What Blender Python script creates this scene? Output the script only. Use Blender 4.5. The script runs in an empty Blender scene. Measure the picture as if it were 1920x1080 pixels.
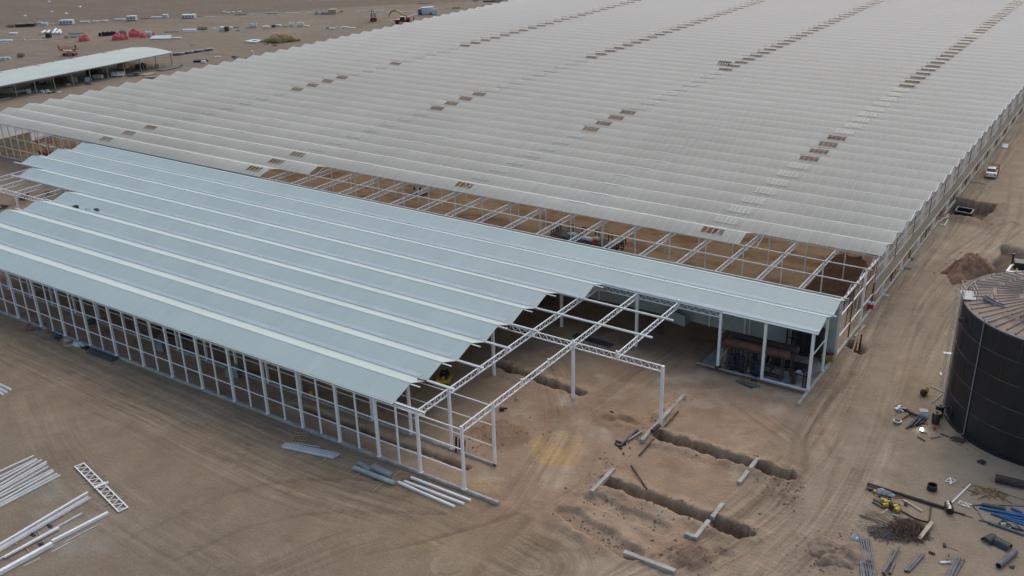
import bpy, math, random
import numpy as np
from mathutils import Vector, Matrix, noise as mnoise
random.seed(7)
R=math.radians
scn=bpy.context.scene
COL=scn.collection
# ------------------------------------------------------------------ camera
CX,CY,CZ=44.8691,-57.1606,51.1735
YAW,PIT,ROL=-0.6007,0.4098,-0.027
FPX=1824.7352
_f=Vector((math.sin(YAW)*math.cos(PIT),math.cos(YAW)*math.cos(PIT),-math.sin(PIT)))
_r=Vector((math.cos(YAW),-math.sin(YAW),0)); _u=_r.cross(_f)
_c,_s=math.cos(ROL),math.sin(ROL)
CR=_c*_r+_s*_u; CU=-_s*_r+_c*_u; CF=_f
cam=bpy.data.cameras.new('camera'); co=bpy.data.objects.new('camera',cam); COL.objects.link(co)
M3=Matrix((CR,CU,-CF)).transposed()
co.matrix_world=Matrix.Translation((CX,CY,CZ))@M3.to_4x4()
cam.sensor_width=36; cam.lens=FPX/1920*36; cam.clip_start=0.5; cam.clip_end=6000
scn.camera=co
def gp(px,py,z=0.0):
    """world point at height z seen at photo position (px,py), used to read places off a survey of the site"""
    d=CF*FPX+CR*(px-960)-CU*(py-540); t=(z-CZ)/d.z
    return Vector((CX+d.x*t,CY+d.y*t,z))
def mpp(px,py):
    p=gp(px,py); return (p-Vector((CX,CY,CZ))).dot(CF)/FPX     # metres per photo pixel there
# ------------------------------------------------------------------ materials
def nodes(m):
    m.use_nodes=True; nt=m.node_tree; return nt,nt.nodes,nt.links,nt.nodes['Principled BSDF']
def mat(name,col,rough=0.6,metal=0.0,amt=0.25,scale=2.0,bump=0.0,bscale=20.0,stretch=(1,1,1),col2=None,spec=0.5):
    m=bpy.data.materials.new(name); nt,N,L,P=nodes(m)
    P.inputs['Roughness'].default_value=rough; P.inputs['Metallic'].default_value=metal
    P.inputs['Specular IOR Level'].default_value=spec
    tc=N.new('ShaderNodeTexCoord'); mp=N.new('ShaderNodeMapping'); mp.inputs['Scale'].default_value=stretch
    L.new(tc.outputs['Object'],mp.inputs[0])
    nz=N.new('ShaderNodeTexNoise'); nz.inputs['Scale'].default_value=scale; nz.inputs['Detail'].default_value=6
    nz.inputs['Roughness'].default_value=0.65
    L.new(mp.outputs[0],nz.inputs['Vector'])
    cr=N.new('ShaderNodeValToRGB'); e=cr.color_ramp.elements
    c2=col2 if col2 else tuple(c*(1-amt) for c in col)
    c1=tuple(min(1,c*(1+amt*0.4)) for c in col)
    e[0].position=0.32; e[0].color=(*c2,1); e[1].position=0.68; e[1].color=(*c1,1)
    L.new(nz.outputs['Fac'],cr.inputs[0]); L.new(cr.outputs[0],P.inputs['Base Color'])
    if bump:
        n2=N.new('ShaderNodeTexNoise'); n2.inputs['Scale'].default_value=bscale; n2.inputs['Detail'].default_value=5
        L.new(mp.outputs[0],n2.inputs['Vector'])
        b=N.new('ShaderNodeBump'); b.inputs['Strength'].default_value=bump; b.inputs['Distance'].default_value=0.05
        L.new(n2.outputs['Fac'],b.inputs['Height']); L.new(b.outputs[0],P.inputs['Normal'])
    return m
W=mat('white_steel',(0.80,0.79,0.765),0.45,0,0.12,0.8)
WD=mat('white_steel_dusty',(0.62,0.63,0.62),0.6,0,0.3,1.5)
GALV=mat('galvanised_steel',(0.30,0.32,0.335),0.5,0.4,0.3,3)
CONC=mat('concrete',(0.40,0.375,0.335),0.9,0,0.35,1.2,0.3,12)
SLAB=mat('concrete_slab',(0.27,0.26,0.24),0.85,0,0.4,0.5,0.2,8)
WOOD=mat('timber',(0.42,0.30,0.17),0.8,0,0.4,3,0.2,20,(1,1,1))
WOODP=mat('pale_timber',(0.5,0.41,0.29),0.8,0,0.3,3)
RUST=mat('rusty_steel',(0.13,0.055,0.032),0.7,0.2,0.5,1.5,0.2,20,col2=(0.06,0.035,0.028))
RUSTD=mat('dark_rusty_steel',(0.075,0.045,0.035),0.7,0.2,0.5,2,col2=(0.035,0.028,0.026))
BLACK=mat('black_plastic',(0.018,0.019,0.022),0.5,0,0.4,3)
DGREY=mat('dark_grey_plastic',(0.06,0.065,0.075),0.55,0,0.4,3)
PIPEG=mat('grey_pipe',(0.13,0.135,0.15),0.5,0.1,0.45,2.5)
BLUE=mat('blue_paint',(0.03,0.13,0.32),0.45,0,0.4,2)
DBLUE=mat('dark_blue_paint',(0.02,0.03,0.06),0.5,0,0.4,3)
RED=mat('red_paint',(0.42,0.035,0.03),0.5,0,0.4,2)
YEL=mat('yellow_paint',(0.55,0.36,0.04),0.5,0,0.4,2)
GREENS=mat('pale_green_sheet',(0.34,0.41,0.38),0.5,0,0.25,1)
GREYS=mat('grey_sheet',(0.28,0.3,0.32),0.5,0,0.25,1)
TARP=mat('red_tarpaulin',(0.55,0.09,0.08),0.6,0,0.35,1.0,0.6,3)
TARPG=mat('grey_tarpaulin',(0.17,0.2,0.22),0.6,0,0.35,1.0,0.6,3)
WRAP=mat('white_plastic_wrap',(0.56,0.61,0.63),0.4,0,0.3,1.5,0.4,4)
OLIVE=mat('olive_pipe',(0.11,0.11,0.075),0.6,0,0.4,2)
TAN=mat('tan_board',(0.42,0.33,0.22),0.8,0,0.3,1.5)
STRAW=mat('dry_palm_branch',(0.62,0.47,0.27),0.9,0,0.5,2)
TWIG=mat('brown_twig',(0.11,0.065,0.045),0.9,0,0.5,3)
WIRE=mat('grey_wire',(0.12,0.11,0.11),0.7,0.3,0.4,3)
RUBBER=mat('tyre_rubber',(0.02,0.02,0.02),0.85,0,0.3,5)
WINDOW=mat('dark_window',(0.02,0.025,0.03),0.08,0,0.2,1)
SKIN=mat('skin',(0.35,0.2,0.13),0.6,0,0.1,4)
ORANGE=mat('orange_cloth',(0.75,0.14,0.06),0.8,0,0.2,8)
NAVY=mat('navy_cloth',(0.03,0.04,0.07),0.85,0,0.3,8)
LBLUE=mat('light_blue_cloth',(0.25,0.38,0.48),0.85,0,0.2,8)
REDC=mat('red_cloth',(0.5,0.05,0.05),0.85,0,0.2,8)
TLIGHT=mat('red_tail_lamp',(0.4,0.01,0.01),0.2,0,0.1,4)
CARW=mat('white_car_paint',(0.72,0.73,0.72),0.25,0,0.08,1)
WALLP=mat('grey_wall_panel',(0.42,0.46,0.44),0.5,0,0.12,0.4)
CHROME=mat('dull_chrome',(0.3,0.29,0.27),0.25,0.9,0.5,2)
DIRTM=mat('dug_soil',(0.25,0.15,0.092),1.0,0,0.4,1.4,0.7,6,col2=(0.14,0.08,0.05))
DIRTL=mat('pale_soil',(0.26,0.19,0.135),1.0,0,0.35,1.4,0.7,6)

def spark_mat():
    m=bpy.data.materials.new('bright_spark'); nt,N,L,P=nodes(m)
    P.inputs['Base Color'].default_value=(1,0.95,0.8,1); P.inputs['Emission Color'].default_value=(1,0.93,0.75,1)
    P.inputs['Emission Strength'].default_value=14
    return m
SPARK=spark_mat()

def ribbed(name,col,axis,period,width,dark,rough=0.5,metal=0.0,amt=0.1,nsc=0.25,spec=0.5,line=None,bumpd=0.03,alpha=None,vary=0.0,baked_light=0):
    """sheet material with thin lines every `period` metres along an axis"""
    m=bpy.data.materials.new(name); nt,N,L,P=nodes(m)
    tc=N.new('ShaderNodeTexCoord'); sx=N.new('ShaderNodeSeparateXYZ'); L.new(tc.outputs['Object'],sx.inputs[0])
    dv=N.new('ShaderNodeMath'); dv.operation='DIVIDE'; dv.inputs[1].default_value=period; L.new(sx.outputs[axis],dv.inputs[0])
    fr=N.new('ShaderNodeMath'); fr.operation='FRACT'; L.new(dv.outputs[0],fr.inputs[0])
    lt=N.new('ShaderNodeMath'); lt.operation='LESS_THAN'; lt.inputs[1].default_value=width/period; L.new(fr.outputs[0],lt.inputs[0])
    nz=N.new('ShaderNodeTexNoise'); nz.inputs['Scale'].default_value=nsc; nz.inputs['Detail'].default_value=5
    L.new(tc.outputs['Object'],nz.inputs['Vector'])
    cr=N.new('ShaderNodeValToRGB'); e=cr.color_ramp.elements
    e[0].position=0.3; e[0].color=(*[c*(1-amt) for c in col],1); e[1].position=0.7; e[1].color=(*[min(1,c*(1+amt*.5)) for c in col],1)
    L.new(nz.outputs['Fac'],cr.inputs[0])
    out=cr.outputs[0]
    if vary:
        fl=N.new('ShaderNodeMath'); fl.operation='FLOOR'; L.new(dv.outputs[0],fl.inputs[0])
        d2=N.new('ShaderNodeMath'); d2.operation='DIVIDE'; d2.inputs[1].default_value=4.7536/2; L.new(sx.outputs['Y'],d2.inputs[0])
        f2=N.new('ShaderNodeMath'); f2.operation='FLOOR'; L.new(d2.outputs[0],f2.inputs[0])
        cb=N.new('ShaderNodeCombineXYZ'); L.new(fl.outputs[0],cb.inputs[0]); L.new(f2.outputs[0],cb.inputs[1])
        wn=N.new('ShaderNodeTexWhiteNoise'); wn.noise_dimensions='3D'; L.new(cb.outputs[0],wn.inputs['Vector'])
        mr=N.new('ShaderNodeMapRange'); mr.inputs['To Min'].default_value=1-vary; mr.inputs['To Max'].default_value=1+vary*0.4
        L.new(wn.outputs['Value'],mr.inputs['Value'])
        vm=N.new('ShaderNodeVectorMath'); vm.operation='SCALE'; L.new(out,vm.inputs[0]); L.new(mr.outputs[0],vm.inputs['Scale']); out=vm.outputs[0]
    if baked_light:
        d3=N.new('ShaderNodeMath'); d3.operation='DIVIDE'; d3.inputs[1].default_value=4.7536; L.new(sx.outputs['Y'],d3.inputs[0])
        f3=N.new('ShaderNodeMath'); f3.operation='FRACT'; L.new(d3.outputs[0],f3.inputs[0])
        m3=N.new('ShaderNodeMapRange'); m3.interpolation_type='SMOOTHSTEP'; m3.inputs[1].default_value=.12; m3.inputs[2].default_value=.5; m3.inputs[3].default_value=1-baked_light*.7; m3.inputs[4].default_value=1+baked_light  # paler towards each ridge: see-through brightness put into the colour
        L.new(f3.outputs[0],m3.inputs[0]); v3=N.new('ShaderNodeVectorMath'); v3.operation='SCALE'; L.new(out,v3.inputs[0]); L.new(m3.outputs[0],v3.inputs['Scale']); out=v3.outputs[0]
        m4=N.new('ShaderNodeMapRange'); m4.inputs[1].default_value=50; m4.inputs[2].default_value=230; m4.inputs[3].default_value=0; m4.inputs[4].default_value=1; L.new(sx.outputs['Y'],m4.inputs[0])  # paler with distance: grazing sheen of the glass put into the colour
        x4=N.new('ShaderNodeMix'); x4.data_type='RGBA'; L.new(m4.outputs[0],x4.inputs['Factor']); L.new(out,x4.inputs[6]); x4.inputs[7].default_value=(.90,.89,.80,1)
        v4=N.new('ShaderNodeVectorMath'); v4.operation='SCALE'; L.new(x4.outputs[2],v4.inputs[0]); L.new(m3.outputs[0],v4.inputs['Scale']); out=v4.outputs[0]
    mx=N.new('ShaderNodeMix'); mx.data_type='RGBA'; L.new(lt.outputs[0],mx.inputs['Factor'])
    L.new(out,mx.inputs[6]); mx.inputs[7].default_value=(*(line if line else tuple(c*dark for c in col)),1)
    L.new(mx.outputs[2],P.inputs['Base Color'])
    P.inputs['Roughness'].default_value=rough; P.inputs['Metallic'].default_value=metal; P.inputs['Specular IOR Level'].default_value=spec
    if bumpd:
        b=N.new('ShaderNodeBump'); b.inputs['Strength'].default_value=0.35; b.inputs['Distance'].default_value=bumpd
        L.new(lt.outputs[0],b.inputs['Height']); L.new(b.outputs[0],P.inputs['Normal'])
    if alpha is not None:
        am=N.new('ShaderNodeMapRange'); am.inputs['To Min'].default_value=alpha; am.inputs['To Max'].default_value=1.0
        L.new(lt.outputs[0],am.inputs['Value']); L.new(am.outputs[0],P.inputs['Alpha'])
        tl=N.new('ShaderNodeBsdfTranslucent'); tl.inputs['Color'].default_value=(.95,.93,.86,1)
        ms=N.new('ShaderNodeMixShader'); ms.inputs[0].default_value=.42
        L.new(P.outputs[0],ms.inputs[1]); L.new(tl.outputs[0],ms.inputs[2]); L.new(ms.outputs[0],N['Material Output'].inputs['Surface'])
    return m
ROOF=ribbed('hall_roof_sheet',(0.405,0.485,0.452),'X',1.0,0.03,0.86,0.5,0,0.06,0.15,bumpd=0.02,vary=0.03)
GLASS=ribbed('greenhouse_pane',(0.645,0.68,0.61),'X',1.25,0.055,1.0,0.6,0,0.12,0.05,0.12,line=(0.86,0.85,0.78),alpha=0.86,vary=0.06,baked_light=0.07,bumpd=0.01)
VENTG=ribbed('vent_pane',(0.56,0.61,0.57),'X',0.625,0.05,1.0,0.3,0,0.1,0.1,line=(0.84,0.84,0.8),alpha=0.45,bumpd=0.01)
BAND=ribbed('tan_wall_sheet',(0.34,0.295,0.215),'Y',0.45,0.03,0.75,0.7,0,0.12,0.2,bumpd=0.02)
SHEDR=ribbed('shed_roof_sheet',(0.40,0.44,0.39),'Y',0.9,0.03,0.88,0.5,0,0.08,0.2,bumpd=0.02)

# ------------------------------------------------------------------ mesh builder
class MB:
    def __init__(s): s.v=[];s.f=[];s.m=[];s.mats=[]
    def mi(s,m):
        if m is None: return 0
        if m not in s.mats: s.mats.append(m)
        return s.mats.index(m)
    def add(s,vs,fs,m=None):
        b=len(s.v); k=s.mi(m); s.v+= [tuple(v) for v in vs]
        for f in fs: s.f.append(tuple(i+b for i in f)); s.m.append(k)
    def box(s,c,d,rz=0,m=None,ry=0,rx=0):
        q=Matrix.Rotation(rz,3,'Z')@Matrix.Rotation(ry,3,'Y')@Matrix.Rotation(rx,3,'X'); c=Vector(c)
        vs=[c+q@Vector((x*d[0]/2,y*d[1]/2,z*d[2]/2)) for x in(-1,1) for y in(-1,1) for z in(-1,1)]
        s.add(vs,[(0,1,3,2),(4,6,7,5),(0,4,5,1),(2,3,7,6),(0,2,6,4),(1,5,7,3)],m)
    def bar(s,a,b,w,h=None,m=None,up=(0,0,1)):
        a=Vector(a);b=Vector(b);h=h or w; d=(b-a)
        if d.length<1e-6:return
        d.normalize(); u=Vector(up)
        if abs(d.dot(u))>0.98:u=Vector((1,0,0))
        sd=d.cross(u).normalized(); uu=sd.cross(d)
        vs=[p+sd*(x*w/2)+uu*(y*h/2) for p in(a,b) for x in(-1,1) for y in(-1,1)]
        s.add(vs,[(0,1,3,2),(4,6,7,5),(0,4,5,1),(2,3,7,6),(0,2,6,4),(1,5,7,3)],m)
    def cyl(s,a,b,r,r2=None,n=12,m=None,caps=True,hollow=0):
        a=Vector(a);b=Vector(b);r2=r if r2 is None else r2
        d=(b-a).normalized();u=Vector((0,0,1)) if abs(d.z)<.95 else Vector((1,0,0))
        x=d.cross(u).normalized();y=d.cross(x)
        P=[];A=[2*math.pi*i/n for i in range(n)]
        for p,q in((a,r),(b,r2)):
            P+=[p+x*math.cos(t)*q+y*math.sin(t)*q for t in A]
        F=[(i,(i+1)%n,n+(i+1)%n,n+i) for i in range(n)]
        if hollow:
            for p,q in((a,r-hollow),(b,r2-hollow)):
                P+=[p+x*math.cos(t)*q+y*math.sin(t)*q for t in A]
            F+=[(2*n+i,3*n+i,3*n+(i+1)%n,2*n+(i+1)%n) for i in range(n)]
            F+=[(i,2*n+i,2*n+(i+1)%n,(i+1)%n) for i in range(n)]
            F+=[(n+i,n+(i+1)%n,3*n+(i+1)%n,3*n+i) for i in range(n)]
        elif caps: F+=[tuple(reversed(range(n))),tuple(range(n,2*n))]
        s.add(P,F,m)
    def tube(s,pts,r,n=8,m=None):
        for a,b in zip(pts,pts[1:]): s.cyl(a,b,r,n=n,m=m)
    def channel(s,a,b,w,h,m=None,t=0.02):
        """open U section lying on the ground, flanges up"""
        a=Vector(a);b=Vector(b);d=(b-a).normalized();sd=d.cross(Vector((0,0,1))).normalized();z=Vector((0,0,1))
        s.bar(a+z*t/2,b+z*t/2,w,t,m); 
        for q in(-1,1): s.bar(a+sd*q*(w/2-t/2)+z*(h/2+t),b+sd*q*(w/2-t/2)+z*(h/2+t),t,h,m)
    def truss(s,a,b,depth,step,cw=0.09,wb=0.05,m=None):
        a=Vector(a);b=Vector(b);L=(b-a).length;n=max(2,round(L/step));dz=Vector((0,0,-depth))
        s.bar(a,b,cw,cw,m); s.bar(a+dz,b+dz,cw,cw,m)
        for i in range(n):
            p=a+(b-a)*(i/n);q=a+(b-a)*((i+.5)/n);r=a+(b-a)*((i+1)/n)
            s.bar(p,q+dz,wb,wb,m); s.bar(q+dz,r,wb,wb,m)
    def sphere(s,c,r,n=10,m=None,sq=(1,1,1)):
        c=Vector(c);P=[];F=[]
        k=n//2
        for j in range(k+1):
            t=math.pi*j/k
            for i in range(n):
                a=2*math.pi*i/n
                P.append(c+Vector((math.sin(t)*math.cos(a)*r*sq[0],math.sin(t)*math.sin(a)*r*sq[1],math.cos(t)*r*sq[2])))
        for j in range(k):
            for i in range(n): F.append((j*n+i,(j+1)*n+i,(j+1)*n+(i+1)%n,j*n+(i+1)%n))
        s.add(P,F,m)
    def blob(s,c,rx,ry,h,seed=0,rough=0.25,n=26,k=9,m=None,peak=1.0):
        """irregular heap sitting on z=c.z"""
        c=Vector(c); P=[];F=[]
        def nz(x,y,f): return mnoise.fractal(Vector((x*f+seed*3.7,y*f-seed*1.9,seed*.7)),1.0,2.0,4)
        fr=1.3/max(.15,min(rx,ry))
        for j in range(k+1):
            t=j/k
            for i in range(n):
                a=2*math.pi*i/n
                e=1+rough*1.1*mnoise.fractal(Vector((math.cos(a)*1.2+seed,math.sin(a)*1.2,seed*1.3)),.8,2.0,4)
                x=math.cos(a)*rx*t*e;y=math.sin(a)*ry*t*e
                z=h*((1-t**1.5)**peak)*(1+rough*1.3*nz(x,y,fr)+rough*.6*nz(x+9,y,fr*3.1))
                P.append(c+Vector((x,y,max(z,0) if j<k else -0.12)))
        for j in range(k):
            for i in range(n): F.append((j*n+i,(j+1)*n+i,(j+1)*n+(i+1)%n,j*n+(i+1)%n))
        s.add(P,F,m)
    def build(s,name,m,parent=None,loc=None,rz=0,smooth=False):
        me=bpy.data.meshes.new(name); me.from_pydata(s.v,[],s.f)
        ms=list(s.mats)
        if m is not None:
            if not ms: ms=[m]
        for q in ms: me.materials.append(q)
        if s.mats: me.polygons.foreach_set('material_index',s.m)
        if smooth: me.polygons.foreach_set('use_smooth',[True]*len(me.polygons))
        me.update()
        o=bpy.data.objects.new(name,me); COL.objects.link(o)
        if parent is not None: o.parent=parent
        if loc is not None: o.location=loc
        o.rotation_euler.z=rz
        return o
def tag(o,label=None,cat=None,group=None,kind=None):
    if label: o['label']=label; o['kind']='thing'
    if cat: o['category']=cat
    if group: o['group']=group
    if kind: o['kind']=kind
    return o
def thing(name,label,cat,loc=(0,0,0),rz=0,group=None):
    o=bpy.data.objects.new(name,None); COL.objects.link(o); o.location=loc; o.rotation_euler.z=rz; o.empty_display_size=0.3
    return tag(o,label,cat,group)
def single(name,mb,m,label,cat,group=None,loc=None,rz=0,smooth=False):
    """thing that is one mesh; its origin is put at its base"""
    if loc is None and mb.v:
        a=np.array(mb.v); c=(a.min(0)+a.max(0))/2; c[2]=a[:,2].min(); mb.v=[tuple(x) for x in (a-c)]; loc=tuple(c)
    return tag(mb.build(name,m,None,loc,rz,smooth),label,cat,group)
def parts_to_base(root,loc):
    """move an empty to its base keeping children where they are"""
    for ch in root.children_recursive:
        if ch.parent==root and ch.type=='MESH': ch.location=Vector(ch.location)-Vector(loc)
    root.location=loc
def copy_tree(o,parent=None):
    c=o.copy(); COL.objects.link(c)
    if parent is not None:c.parent=parent
    for ch in list(o.children): copy_tree(ch,c)
    return c
# ------------------------------------------------------------------ ground
G=4.7536; BAY=5.0
def vnoise(x,y,seed=0):
    xi=np.floor(x).astype(np.int64);yi=np.floor(y).astype(np.int64);xf=x-xi;yf=y-yi
    def h(a,b):
        n=(a*374761393+b*668265263+seed*1274126177)&0x7fffffff
        n=((n^(n>>13))*1103515245)&0x7fffffff
        n=(n^(n>>16))&0xffff
        return n/65535.0
    u=xf*xf*(3-2*xf);v=yf*yf*(3-2*yf)
    return (h(xi,yi)*(1-u)+h(xi+1,yi)*u)*(1-v)+(h(xi,yi+1)*(1-u)+h(xi+1,yi+1)*u)*v
def fbm(x,y,oct=4,seed=0):
    s=0;a=.5;t=0
    for i in range(oct):
        s=s+a*vnoise(x*2**i+17.3*i,y*2**i-9.1*i,seed+i);t+=a;a*=.5
    return s/t-0.5
def ss(e0,e1,x): 
    t=np.clip((x-e0)/(e1-e0),0,1);return t*t*(3-2*t)
def grid1(segs):
    out=[segs[0][0]]
    for a,b,st in segs:
        n=max(1,int(round((b-a)/st))); out+=list(a+(b-a)*np.arange(1,n+1)/n)
    return np.array(out)
def geo(a,b,s0,f):
    out=[a];s=s0;sg=1 if b>a else -1
    while (b-out[-1])*sg>0: out.append(out[-1]+sg*s);s*=f
    return np.array(out)
xs=np.concatenate([geo(-76,-1600,1.0,1.045)[::-1],grid1([(-75.5,-16,.5),(-16,37,.2),(37,52,.35)])[0:],geo(52.8,900,.8,1.12)])
ys=np.concatenate([geo(-33,-500,.8,1.15)[::-1],grid1([(-32,-6,.4),(-6,31,.2),(31,52,.35),(52,112,.6)]),geo(113,2200,1.0,1.05)])
X,Y=np.meshgrid(xs,ys,indexing='ij')
def seg_d(X,Y,a,b):
    ax,ay=a[0],a[1];bx,by=b[0],b[1];dx,dy=bx-ax,by-ay;L=math.hypot(dx,dy)
    t=((X-ax)*dx+(Y-ay)*dy)/(L*L);tc=np.clip(t,0,1)
    d=np.hypot(X-(ax+dx*tc),Y-(ay+dy*tc)); side=((X-ax)*dy-(Y-ay)*dx)/L
    return d,side,tc*L
def poly_d(X,Y,pts):
    D=np.full(X.shape,1e9);S=np.zeros(X.shape);A=np.zeros(X.shape);acc=0
    for a,b in zip(pts,pts[1:]):
        d,s,t=seg_d(X,Y,a,b);k=d<D
        D[k]=d[k];S[k]=np.sign(s[k])*d[k];A[k]=acc+t[k];acc+=math.hypot(b[0]-a[0],b[1]-a[1])
    return D,S,A
def smooth_path(px,n=6):
    P=[gp(*p) for p in px];o=[]
    P=[P[0]*2-P[1]]+P+[P[-1]*2-P[-2]]
    for i in range(1,len(P)-2):
        for k in range(n):
            t=k/n;a,b,c,d=P[i-1],P[i],P[i+1],P[i+2]
            o.append(0.5*((2*b)+(c-a)*t+(2*a-5*b+4*c-d)*t*t+(-a+3*b-3*c+d)*t**3))
    o.append(P[-2]);return o
H=fbm(X/6,Y/6,4,1)*0.22+fbm(X/1.1,Y/1.1,3,5)*0.05
inside=ss(-115,-112,X)*(1-ss(19.6,20,X))*ss(0,.4,Y)*(1-ss(9*G-.4,9*G,Y))
slab=(ss(7,9,X)*(1-ss(19.9,20.1,X))*ss(7*G-1.3,7*G-.6,Y)*(1-ss(9*G,9*G+.5,Y)))
H*=1-slab
H*=0.55+0.45*ss(14,-2,np.abs(X-30)) if False else 1
# keep kerb lines level
for (a,b) in [((-115,0),(3.7,0)),((20,28),(20,400)),((-115,G),(0,G)),((10,5),(10,26)),((15.8,0),(21,0))]:
    d,_,_=seg_d(X,Y,a,b); H*=ss(0.1,1.2,d)
# base tint (linear)
def C(r,g,b): return np.array([r,g,b])
T=np.zeros(X.shape+(3,)); T[:]=C(.300,.232,.168)
def tint(mask,c,k=1.0):
    m=(np.clip(mask,0,1)*k)[...,None]; T[:]=T*(1-m)+np.asarray(c)*m
far=ss(60,260,Y)*1.0
tint(ss(-90,-170,X),(.275,.225,.178),.8)
n1=fbm(X/22,Y/22,4,11);tint(ss(.0,.35,n1),(.335,.268,.20),.7);tint(ss(.0,.35,-n1),(.25,.185,.13),.5)
n2=fbm(X/4,Y/4,4,21);tint(ss(.05,.3,n2),(.24,.172,.118),.35);tint(ss(.05,.3,-n2),(.35,.285,.22),.3)
# old ploughed land beyond the yard (edge runs diagonally)
e0,e1=gp(0,55),gp(700,12)
ed=((X-e0.x)*(e1.y-e0.y)-(Y-e0.y)*(e1.x-e0.x))/math.hypot(e1.x-e0.x,e1.y-e0.y)
pl=ss(3,-3,ed+fbm(X/25,Y/25,3,4)*10)
tint(pl,(.205,.152,.118),.85)
rows=fbm(ed/3.5,Y*0+X/90,3,31)
tint(pl*ss(-.1,.3,rows),(.26,.2,.155),.6)
tint(pl*ss(-175,-230,ed+fbm(X/40,Y/40,3,8)*60),(.24,.205,.15),.7)
scr=ss(.2,.35,fbm(X/5,Y/5,4,77))*ss(-60,-110,ed)
tint(scr,(.12,.115,.08),.7)
# hall interior: damp red-brown soil, greenhouse interior: orange-brown soil
tint(inside,(.165,.098,.064),.8)
tint(inside*ss(.0,.25,fbm(X/3,Y/3,4,41)),(.11,.062,.042),.7)
tint(inside*ss(.1,.3,fbm(X/2.5,Y/1.5,4,43)),(.24,.13,.07),.5)
gh=ss(-154,-153,X)*(1-ss(19.5,20,X))*ss(9*G-.2,9*G+.3,Y)*(1-ss(395,396,Y))
tint(gh,(.29,.20,.125),.9)
tint(gh*ss(.0,.2,fbm(X/5,Y/2.2,5,47)),(.19,.115,.066),.8)
tint(gh*ss(.1,.25,fbm(X/2.5,Y/1.2,4,48)),(.15,.085,.05),.7)
tint(gh*ss(.05,.3,fbm(X/9,Y/3,3,49)),(.34,.26,.17),.6)
# damp dark heap of soil in the greenhouse corner
c1,c2=gp(1597,500),gp(1548,562); cd=seg_d(X,Y,(c1.x-.6,c1.y),(c2.x,c2.y))[0]/2.6+fbm(X/1.5,Y/1.5,4,9)*.8
hm=ss(1.15,.85,cd)*gh; H+=hm*(.9+fbm(X/.9,Y/.9,3,2)*.9); tint(hm,(.075,.04,.024),.95)
# the trodden working strip between hall front and diggings is browner
site=ss(-14,-8,X)*(1-ss(22,27,X))*ss(-8,0,Y)*(1-ss(30,36,Y))
tint(site*(1-slab),(.285,.205,.14),.6)
tint(site*ss(.03,.28,fbm(X/2.2,Y/2.2,5,51)),(.21,.135,.085),.75)
tint(site*ss(.03,.3,fbm(X/3.1,Y/3.1,5,52)),(.36,.29,.215),.6)
# trenches : (a,b,half width,depth,bank height)
def trench(a,b,w,dep,bank,seed,dark=(.15,.095,.062),bw=1.5):
    global H
    wx=fbm(X/1.3,Y/1.3,4,seed)*1.0; wy=fbm(X/1.3,Y/1.3,4,seed+3)*1.0
    wx=wx+fbm(X/.5,Y/.5,3,seed+9)*.5; wy=wy+fbm(X/.5,Y/.5,3,seed+11)*.5
    d,s,t=seg_d(X+wx*.6,Y+wy*.6,a,b)
    m=ss(w+.12,w-.10,d)
    H=H*(1-m)-dep*m+m*fbm(X/.8,Y/.8,3,seed)*.3
    bk=ss(w+bw,w+.5,d)*(1-ss(w+.2,w-.05,d)*1)*(0.35+1.3*np.clip(fbm(X/1.2,Y/1.2,4,seed+5)+.35,0,1))
    H=H+bk*bank*(1+fbm(X/.55,Y/.55,3,seed+7)*1.8)
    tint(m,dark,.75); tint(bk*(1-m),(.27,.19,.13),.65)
trench((10.7,17.1),(23.6,17.1),.62,1.3,.32,61)
trench((10.2,7.9),(23.2,7.4),.62,1.25,.28,62)
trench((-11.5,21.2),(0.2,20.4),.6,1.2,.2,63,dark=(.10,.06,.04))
trench((-24,2.9),(-2,3.1),.35,.5,.1,66,dark=(.10,.06,.04))
trench((10.4,5.0),(17.2,4.5),.7,.24,.16,64,(.245,.18,.125))
trench((9.2,2.1),(16.6,0.2),.8,.26,.2,65,(.225,.16,.11))
trench((13.5,31.7),(14.6,31.2),.4,.7,.05,68,(.06,.04,.03))
trench((20.9,46.4),(22.0,45.3),.7,.9,.1,69,(.08,.05,.035))
def patch_h(cx,cy,rx,ry,h,seed,c=None,k=.7,rgh=1.0):
    global H
    q=np.hypot((X-cx)/rx,(Y-cy)/ry)+fbm(X/1.4,Y/1.4,4,seed)*.7
    m=ss(1.1,.35,q); H=H+m*h*(1+fbm(X/.8,Y/.8,4,seed+1)*1.6*rgh)
    if c is not None: tint(ss(1.15,.75,q),c,k)
pA=gp(1165,790); patch_h(pA.x-1.2,pA.y-.6,1.0,.8,-.5,181,(.12,.075,.05),.8); patch_h(pA.x+.6,pA.y+.2,1.6,.7,-.45,182,(.14,.09,.06),.7)
# box pit on the right and shallow dig beside the tank
q=np.maximum(np.abs((X-22.8)/3.0),np.abs((Y-101)/4.2))+fbm(X/2.5,Y/2.5,4,71)*.8
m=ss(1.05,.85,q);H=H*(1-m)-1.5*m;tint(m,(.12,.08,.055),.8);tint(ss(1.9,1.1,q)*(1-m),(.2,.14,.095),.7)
H+=ss(1.7,1.2,q)*(1-m)*np.clip(fbm(X/2.4,Y/2.4,4,72)+.3,0,1)*1.2
q=np.maximum(np.abs((X-31.6)/1.7),np.abs((Y-82.5)/5.4))+fbm(X/2.5,Y/2.5,4,73)*.7
m=ss(1.05,.85,q);H=H*(1-m)-1.1*m;tint(m,(.11,.07,.05),.8)
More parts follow.
